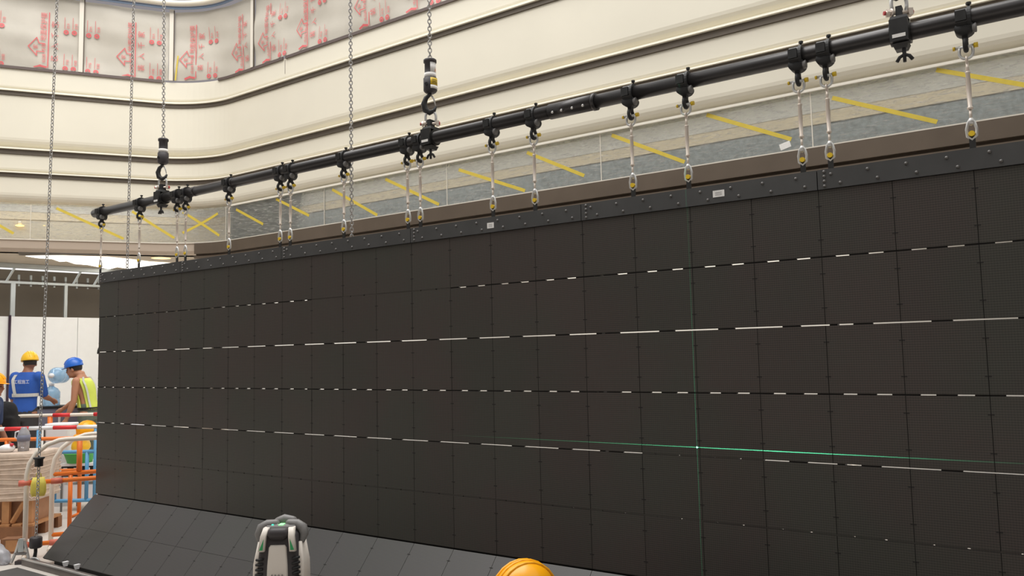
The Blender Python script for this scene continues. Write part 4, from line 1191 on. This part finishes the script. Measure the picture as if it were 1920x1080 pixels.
for sg in (1, -1):
    mb = MB(); mb.tube([(sg * .13, -.1, .05), (sg * .13, -.24, .05), (sg * .13, -.34, .042)], [.05, .052, .04], 10, round_ends=True); mb.build('shoe', 'shoe', t)
helmet(t, mx @ Vector((0, .01, .05)), .125, 'helmet_orange', 0, .05)

# ------------------------------------------------------------------ barriers and site clutter on the left
def barrier(label, p, rz, ln, hgt, frame, rails, bars, top=None, radius=.22, arch=True):
    """crowd barrier: frame tube with rounded corners, rails (z, material), bars (x, z0, z1, material)"""
    t = thing('safety_barrier', label, 'barrier', (p[0], p[1], 0), rz, 'site safety barriers')
    r = .021; R = radius
    pts = [(0, 0, .0), (0, 0, hgt - R)] + [(R - R * math.cos(math.radians(a)), 0, hgt - R + R * math.sin(math.radians(a))) for a in (20, 40, 60, 80)] + [(R, 0, hgt), (ln - R, 0, hgt)] + [(ln - R + R * math.sin(math.radians(a)), 0, hgt - R + R * math.cos(math.radians(a))) for a in (20, 40, 60, 80)] + [(ln, 0, hgt - R), (ln, 0, 0)]
    if arch:
        mb = MB(); mb.tube(pts, r, 10); mb.build('frame', frame, t)
    else:
        for x in (0, ln):
            mb = MB(); mb.cyl((x, 0, 0), (x, 0, hgt - .02), r, seg=10); mb.build('post', frame, t)
    if top:
        n = int(ln / top)
        for k in range(n):
            mb = MB(); a, b = ln * k / n, ln * (k + 1) / n - .001
            if arch: a, b = R + (ln - 2 * R) * k / n, R + (ln - 2 * R) * (k + 1) / n - .001
            mb.cyl((a, 0, hgt + .001), (b, 0, hgt + .001), r + .003, seg=10); mb.build('reflective_sleeve', 'barrier_red' if k % 2 == 0 else 'white_plastic', t)
    for z, m_, x0 in rails:
        mb = MB(); mb.cyl((x0, -.0, z), (ln, 0, z), .02, seg=10); mb.build('rail', m_, t)
    for x, z0, z1, m_, rr in bars:
        mb = MB(); mb.cyl((x, 0, z0), (x, 0, z1), rr, seg=10); mb.build('bar', m_, t)
    for x in (0, ln):
        mb = MB(); mb.tube([(x, -.16, .014), (x, 0, .02), (x, .16, .014)], .014, 8); mb.build('foot', frame, t)
    return t
a25 = math.radians(24)
pA = at(50, 900, 7.18); pB = at(98, 900, 7.55)
t = barrier('nearest cream arched barrier with orange rails beside the wrapped pallet', pA, a25, 1.7, 1.02, 'barrier_white', [(.655, 'barrier_orange', -.06), (.115, 'barrier_orange', -.06)], [], radius=.3)
for z in (.655, .115):
    for x in (-.02, .23):
        mb = MB(); mb.cyl((x - .04, -.002, z), (x + .05, -.002, z), .027, seg=8); mb.build('red_tape', 'tape_red', t)
t = barrier('cream arched barrier with orange bars touching the LED wall edge', pB, a25, 1.7, 1.03, 'barrier_white', [(.675, 'barrier_orange', .0), (.12, 'barrier_orange', .0)], [(.15, .14, .66, 'barrier_orange', .019), (.22, .69, .98, 'barrier_orange', .024), (.40, .14, .66, 'barrier_orange', .022), (.75, .14, .66, 'barrier_orange', .019)], radius=.32)
t = barrier('blue barrier with red and white top tube in the middle row', at(70, 900, 8.9), math.radians(3), .62, 1.0, 'barrier_blue', [(.73, 'barrier_blue', 0), (.2, 'barrier_blue', 0)], [(.19, .2, .73, 'barrier_blue', .018), (.53, .2, .73, 'barrier_blue', .02)], None, .05, False)
for k in range(7):
    a = -.62 + k * .26; mb = MB(); mb.cyl((a, 0, 1.0), (a + .259, 0, 1.0), .022, seg=10); mb.build('reflective_sleeve', ['white_plastic', 'barrier_red'][k % 2], t)
t = barrier('orange railed barrier behind the wrapped pallet', at(-60, 900, 9.12), math.radians(1), 1.25, .86, 'barrier_orange', [(.5, 'barrier_orange', 0)], [(.42, .1, .86, 'barrier_orange', .02)], None, .06, True)
t = barrier('farthest cream barrier with red and white sleeves before the workers', at(8, 900, 10.3), math.radians(1), 1.6, 1.05, 'barrier_white', [(.3, 'barrier_white', 0)], [(.56, .3, 1.03, 'barrier_orange', .03)], None, .2, True)
for x0, x1, m_ in ((.6, .82, 'barrier_red'), (1.12, 1.3, 'barrier_red')):
    mb = MB(); mb.cyl((x0, 0, 1.05), (x1, 0, 1.05), .025, seg=10); mb.build('reflective_sleeve', m_, t)
t = barrier('red sleeved barrier standing behind the LED wall', W(4.35, 2.6, 0), RZ, 1.6, .87, 'barrier_white', [(.3, 'barrier_white', 0)], [], .5, .1, False)

# wrapped pallet stack
pw = at(42, 900, 8.25); 
ws = thing('wrapped_pallet', 'stack of goods in stretch film on a wooden pallet at lower left', 'pallet', (pw.x - .02, pw.y, 0), .05)
mb = MB(); rows = []
for i in range(13):
    z = .36 + .46 * i / 12; j = .008 * math.sin(i * 2.7); rows.append([Vector(p) for p in rrect(0, 0, z, .28 + j, .26 + j, .05)])
rows.append([Vector(p) for p in rrect(0, 0, .828, .24, .22, .05)]); mb.ring_tube(rows); mb.build('film_wrapped_load', 'film_wrap', ws)
for k in range(9):
    mb = MB(); z = .39 + k * .047; mb.tube([Vector(p) + Vector((0, 0, .012 * math.sin(3 * q + k))) for q, p in enumerate(rrect(0, 0, z, .286, .266, .05))], .006, 5, closed=True); mb.build('film_fold', 'film_wrap', ws)
for x in (-.24, -.02, .2):
    mb = MB(); mb.box(x - .02, x + .05, -.24, -.2, .14, .37); mb.build('upright_plank', 'wood', ws)
for x0, x1 in ((-.22, -.06), (.18, .06)):
    mb = MB(); mb.tube([(x0, -.235, .36), (x1, -.235, .15)], .025, 4, smooth=False); mb.build('brace_plank', 'wood', ws)
for k in range(5):
    mb = MB(); x = -.27 + k * .115; mb.box(x, x + .09, -.27, .27, .115, .138); mb.build('deck_plank', 'wood', ws)
for y in (-.25, 0, .25):
    mb = MB(); mb.box(-.27, .28, y - .04, y + .04, .0, .114); mb.build('bearer', 'wood_dark', ws)
mb = MB(); mb.box(-.2, .22, -.15, .2, .139, .359); mb.build('inner_carton', 'carton', ws)
cb = thing('wood_block', 'brown wooden block on the floor left of the barrier post', 'block', (at(27, 900, 7.42).x, 7.42, 0), .1)
mb = MB(); mb.box(-.075, .075, -.06, .06, 0, .13); mb.build('block', 'wood_dark', cb)
mb = MB(); mb.box(-.03, .07, -.0615, -.0605, .02, .12); mb.build('face', 'wood', cb)
# jug, red cap bottle
jp = at(44, 842, 8.2)
jg = thing('water_jug', 'grey translucent jug with handle on the wrapped pallet', 'jug', (jp.x, jp.y, .829), 0)
mb = MB(); mb.lathe([(0, .0001), (0, .05), (.1, .055), (.15, .058), (.19, .05), (.225, .028), (.24, .026), (.24, .0001)], seg=18); mb.build('body', 'jug', jg)
mb = MB(); mb.lathe([(.1, .0565), (.1, .06), (.16, .06), (.16, .0565)], seg=18, closed=True); mb.build('label_band', 'crate_grey', jg)
mb = MB(); mb.tube([(-.05, 0, .2), (-.085, 0, .19), (-.09, 0, .14), (-.058, 0, .12)], .008, 6); mb.build('handle', 'white_plastic', jg)
bp_ = thing('plastic_bag', 'white plastic bag with a red knot on the wrapped pallet', 'bag', (at(14, 842, 8.13).x, 8.13, .829), 0)
mb = MB(); mb.ell((0, 0, .035), .075, .06, .045, 12, 8); mb.ell((-.04, 0, .03), .05, .05, .04, 10, 8); remesh_build(mb, .012, 'bag', 'white_plastic', bp_, 2)
mb = MB(); mb.ell((.055, -.02, .075), .02, .018, .015, 10, 6); mb.build('knot', 'red_strap', bp_)
# yellow bag on the chain
yb_ = thing('yellow_bag', 'small yellow plastic bag hanging from the orange rail', 'bag', at(72, 912, 7.16), a25)
mb = MB(); loft(mb, [rrect(0, 0, -.085, .05, .012, .01), rrect(0, 0, -.05, .062, .022, .02), rrect(0, 0, .02, .06, .02, .018), rrect(0, 0, .08, .045, .008, .007)]); mb.build('bag', 'yellow_bag', yb_)
mb = MB(); mb.tube([(-.02, 0, .08), (-.015, -.0, .115), (.015, 0, .115), (.02, 0, .08)], .004, 5); mb.build('handle', 'yellow_bag', yb_)
# steel A-shaped stand
sp = at(40, 1050, 7.0)
sd = thing('support_stand', 'small grey steel A-shaped stand on the floor at lower left', 'stand', (sp.x, sp.y, 0), .1)
for sg in (-1, 1):
    mb = MB(); mb.tube([(sg * .02, 0, .19), (sg * .045, 0, .1), (sg * .075, -.02, .012)], .013, 6, smooth=False); mb.build('leg', 'steel', sd)
mb = MB(); mb.box(-.022, .022, -.018, .018, .1, .21); mb.build('head', 'stud', sd)
mb = MB(); mb.box(-.05, .05, -.015, .015, .075, .095); mb.build('cross_bar', 'tool_grey', sd)
mb = MB(); mb.box(-.035, .03, -.04, .02, 0, .03); mb.build('foot_plate', 'tool_black', sd)
# clear bag at left edge floor
cp = at(6, 1062, 7.0)
cl = thing('crumpled_film', 'crumpled clear film lying on the floor at the left edge', 'plastic film', (cp.x - .03, cp.y, 0), 0)
mb = MB(); mb.ell((0, 0, .06), .09, .07, .075, 10, 8); mb.ell((.05, -.02, .03), .06, .05, .04, 10, 8); mb.ell((-.03, .03, .1), .05, .05, .07, 10, 8); o = remesh_build(mb, .018, 'film', 'jug', cl, 1)
# work table with water bottles
tp = at(122, 760, 12.0)
tb = thing('work_table', 'grey work table between the two workers', 'table', (tp.x, tp.y, 0), math.radians(10))
ztb = tp.z
mb = MB(); mb.box(-.36, .42, -.25, .25, ztb - .03, ztb); mb.build('table_top', 'black', tb)
for x0, x1 in ((-.35, -.005), (.03, .41)):
    mb = MB(); mb.box(x0, x1, -.24, .22, ztb - .32, ztb - .032); mb.build('drawer_box', 'crate_grey', tb)
mb = MB(); mb.box(-.004, .028, -.245, .2, ztb - .32, ztb - .032); mb.build('divider', 'white_plastic', tb)
for x in (-.33, .39):
    for y in (-.21, .19):
        mb = MB(); mb.box(x - .02, x + .02, y - .02, y + .02, 0, ztb - .322); mb.build('leg', 'tool_grey', tb)
def big_bottle(label, p, rx):
    t = thing('water_bottle', label, 'bottle', p, 0, 'blue water bottles')
    mb = MB(); mb.lathe([(0, .0001), (0, .10), (.01, .118), (.09, .118), (.1, .112), (.11, .118), (.2, .118), (.25, .09), (.285, .035), (.32, .03), (.325, .0001)], seg=24); o1 = mb.build('body', 'bottle_blue', t)
    mb = MB(); mb.lathe([(.295, .031), (.295, .036), (.33, .036), (.335, .0001)], seg=16); o2 = mb.build('cap', 'white_plastic', t)
    t.rotation_euler = (rx, 0, 0)
    return t
pbt = at(101, 740, 11.95)
big_bottle('big blue water bottle lying with its cap to the front, upper of two', (pbt.x + .02, pbt.y + .2, ztb + .33 + .119), math.radians(90))
big_bottle('big blue water bottle standing on the table, lower of two', (pbt.x - .05, pbt.y + .02, ztb + .001), 0)
# white bin, cart with hard hats and green basin
wb = at(116, 800, 9.8)
bn = thing('white_bin', 'white plastic bin behind the red and white tube', 'bin', (wb.x, wb.y, 0), .05)
mb = MB(); loft(mb, [rrect(0, 0, 0, .12, .1, .03), rrect(0, 0, .9, .145, .12, .035), rrect(0, 0, .955, .15, .125, .035)]); mb.build('body', 'white_plastic', bn)
mb = MB(); loft(mb, [rrect(0, 0, .956, .155, .13, .035), rrect(0, 0, .985, .15, .125, .035)]); mb.build('lid', 'white_plastic', bn)
ct = thing('tool_cart', 'dark tool cart with white shelves beside the LED wall end', 'cart', (at(160, 900, 9.55).x, 9.55, 0), .03)
zc = 1.7 - (862 - 681.5) / (FPX / 9.5)
mb = MB(); mb.box(-.19, .33, -.2, .2, zc - .03, zc); mb.build('top_shelf', 'white_plastic', ct)
mb = MB(); mb.box(-.18, .32, -.19, .19, zc - .15, zc - .031); mb.build('drawer_case', 'black', ct)
for x in (-.16, -.04, .1, .22):
    mb = MB(); mb.box(x, x + .045, -.195, -.1905, zc - .13, zc - .05); mb.build('drawer_label', 'white_plastic', ct)
mb = MB(); mb.box(-.17, .31, -.17, .17, .12, .3); mb.build('lower_box', 'white_plastic', ct)
for x in (-.18, .32):
    for y in (-.18, .18):
        mb = MB(); mb.cyl((x, y, 0.0), (x, y, zc - .031), .012, seg=8); mb.build('post', 'tool_grey', ct)
bs = thing('green_basin', 'green plastic basin on the tool cart', 'basin', (at(150, 850, 9.45).x, 9.45, zc + .001), 0)
mb = MB(); mb.lathe([(.0, .0001), (.0, .13), (.10, .165), (.11, .175), (.115, .17), (.105, .155), (.012, .12), (.012, .0001)], seg=24); mb.build('bowl', 'green_plastic', bs)
for x, y, lb, rz_, s_ in ((152, 838, 'yellow hard hat lying in the green basin, lower of two', .4, .12), (163, 808, 'orange hard hat leaning on top of the other, upper of two', -.5, .115)):
    p = at(x, y, 9.45); t = thing('hard_hat', lb, 'hard hat', p, rz_, 'hard hats on the cart')
    helmet(t, (0, 0, 0), s_, 'helmet_yellow' if 'yellow' in lb else 'helmet_orange', 0, .25)
bb = at(10, 782, 10.0)
bk = thing('black_bag', 'black padded bag at the left edge beside the blue worker', 'bag', (bb.x, bb.y, 0), 0)
mb = MB(); mb.ell((0, 0, bb.z - .0), .15, .1, .2, 14, 10); mb.ell((.06, 0, bb.z + .05), .09, .08, .14, 12, 10); mb.ell((-.08, 0, bb.z + .08), .1, .08, .1, 12, 10); mb.ring_tube([[Vector(p) for p in rrect(0, 0, z, .15, .1, .04)] for z in (0.0, .4, bb.z)]); remesh_build(mb, .022, 'bag', 'pants_black', bk, 3)
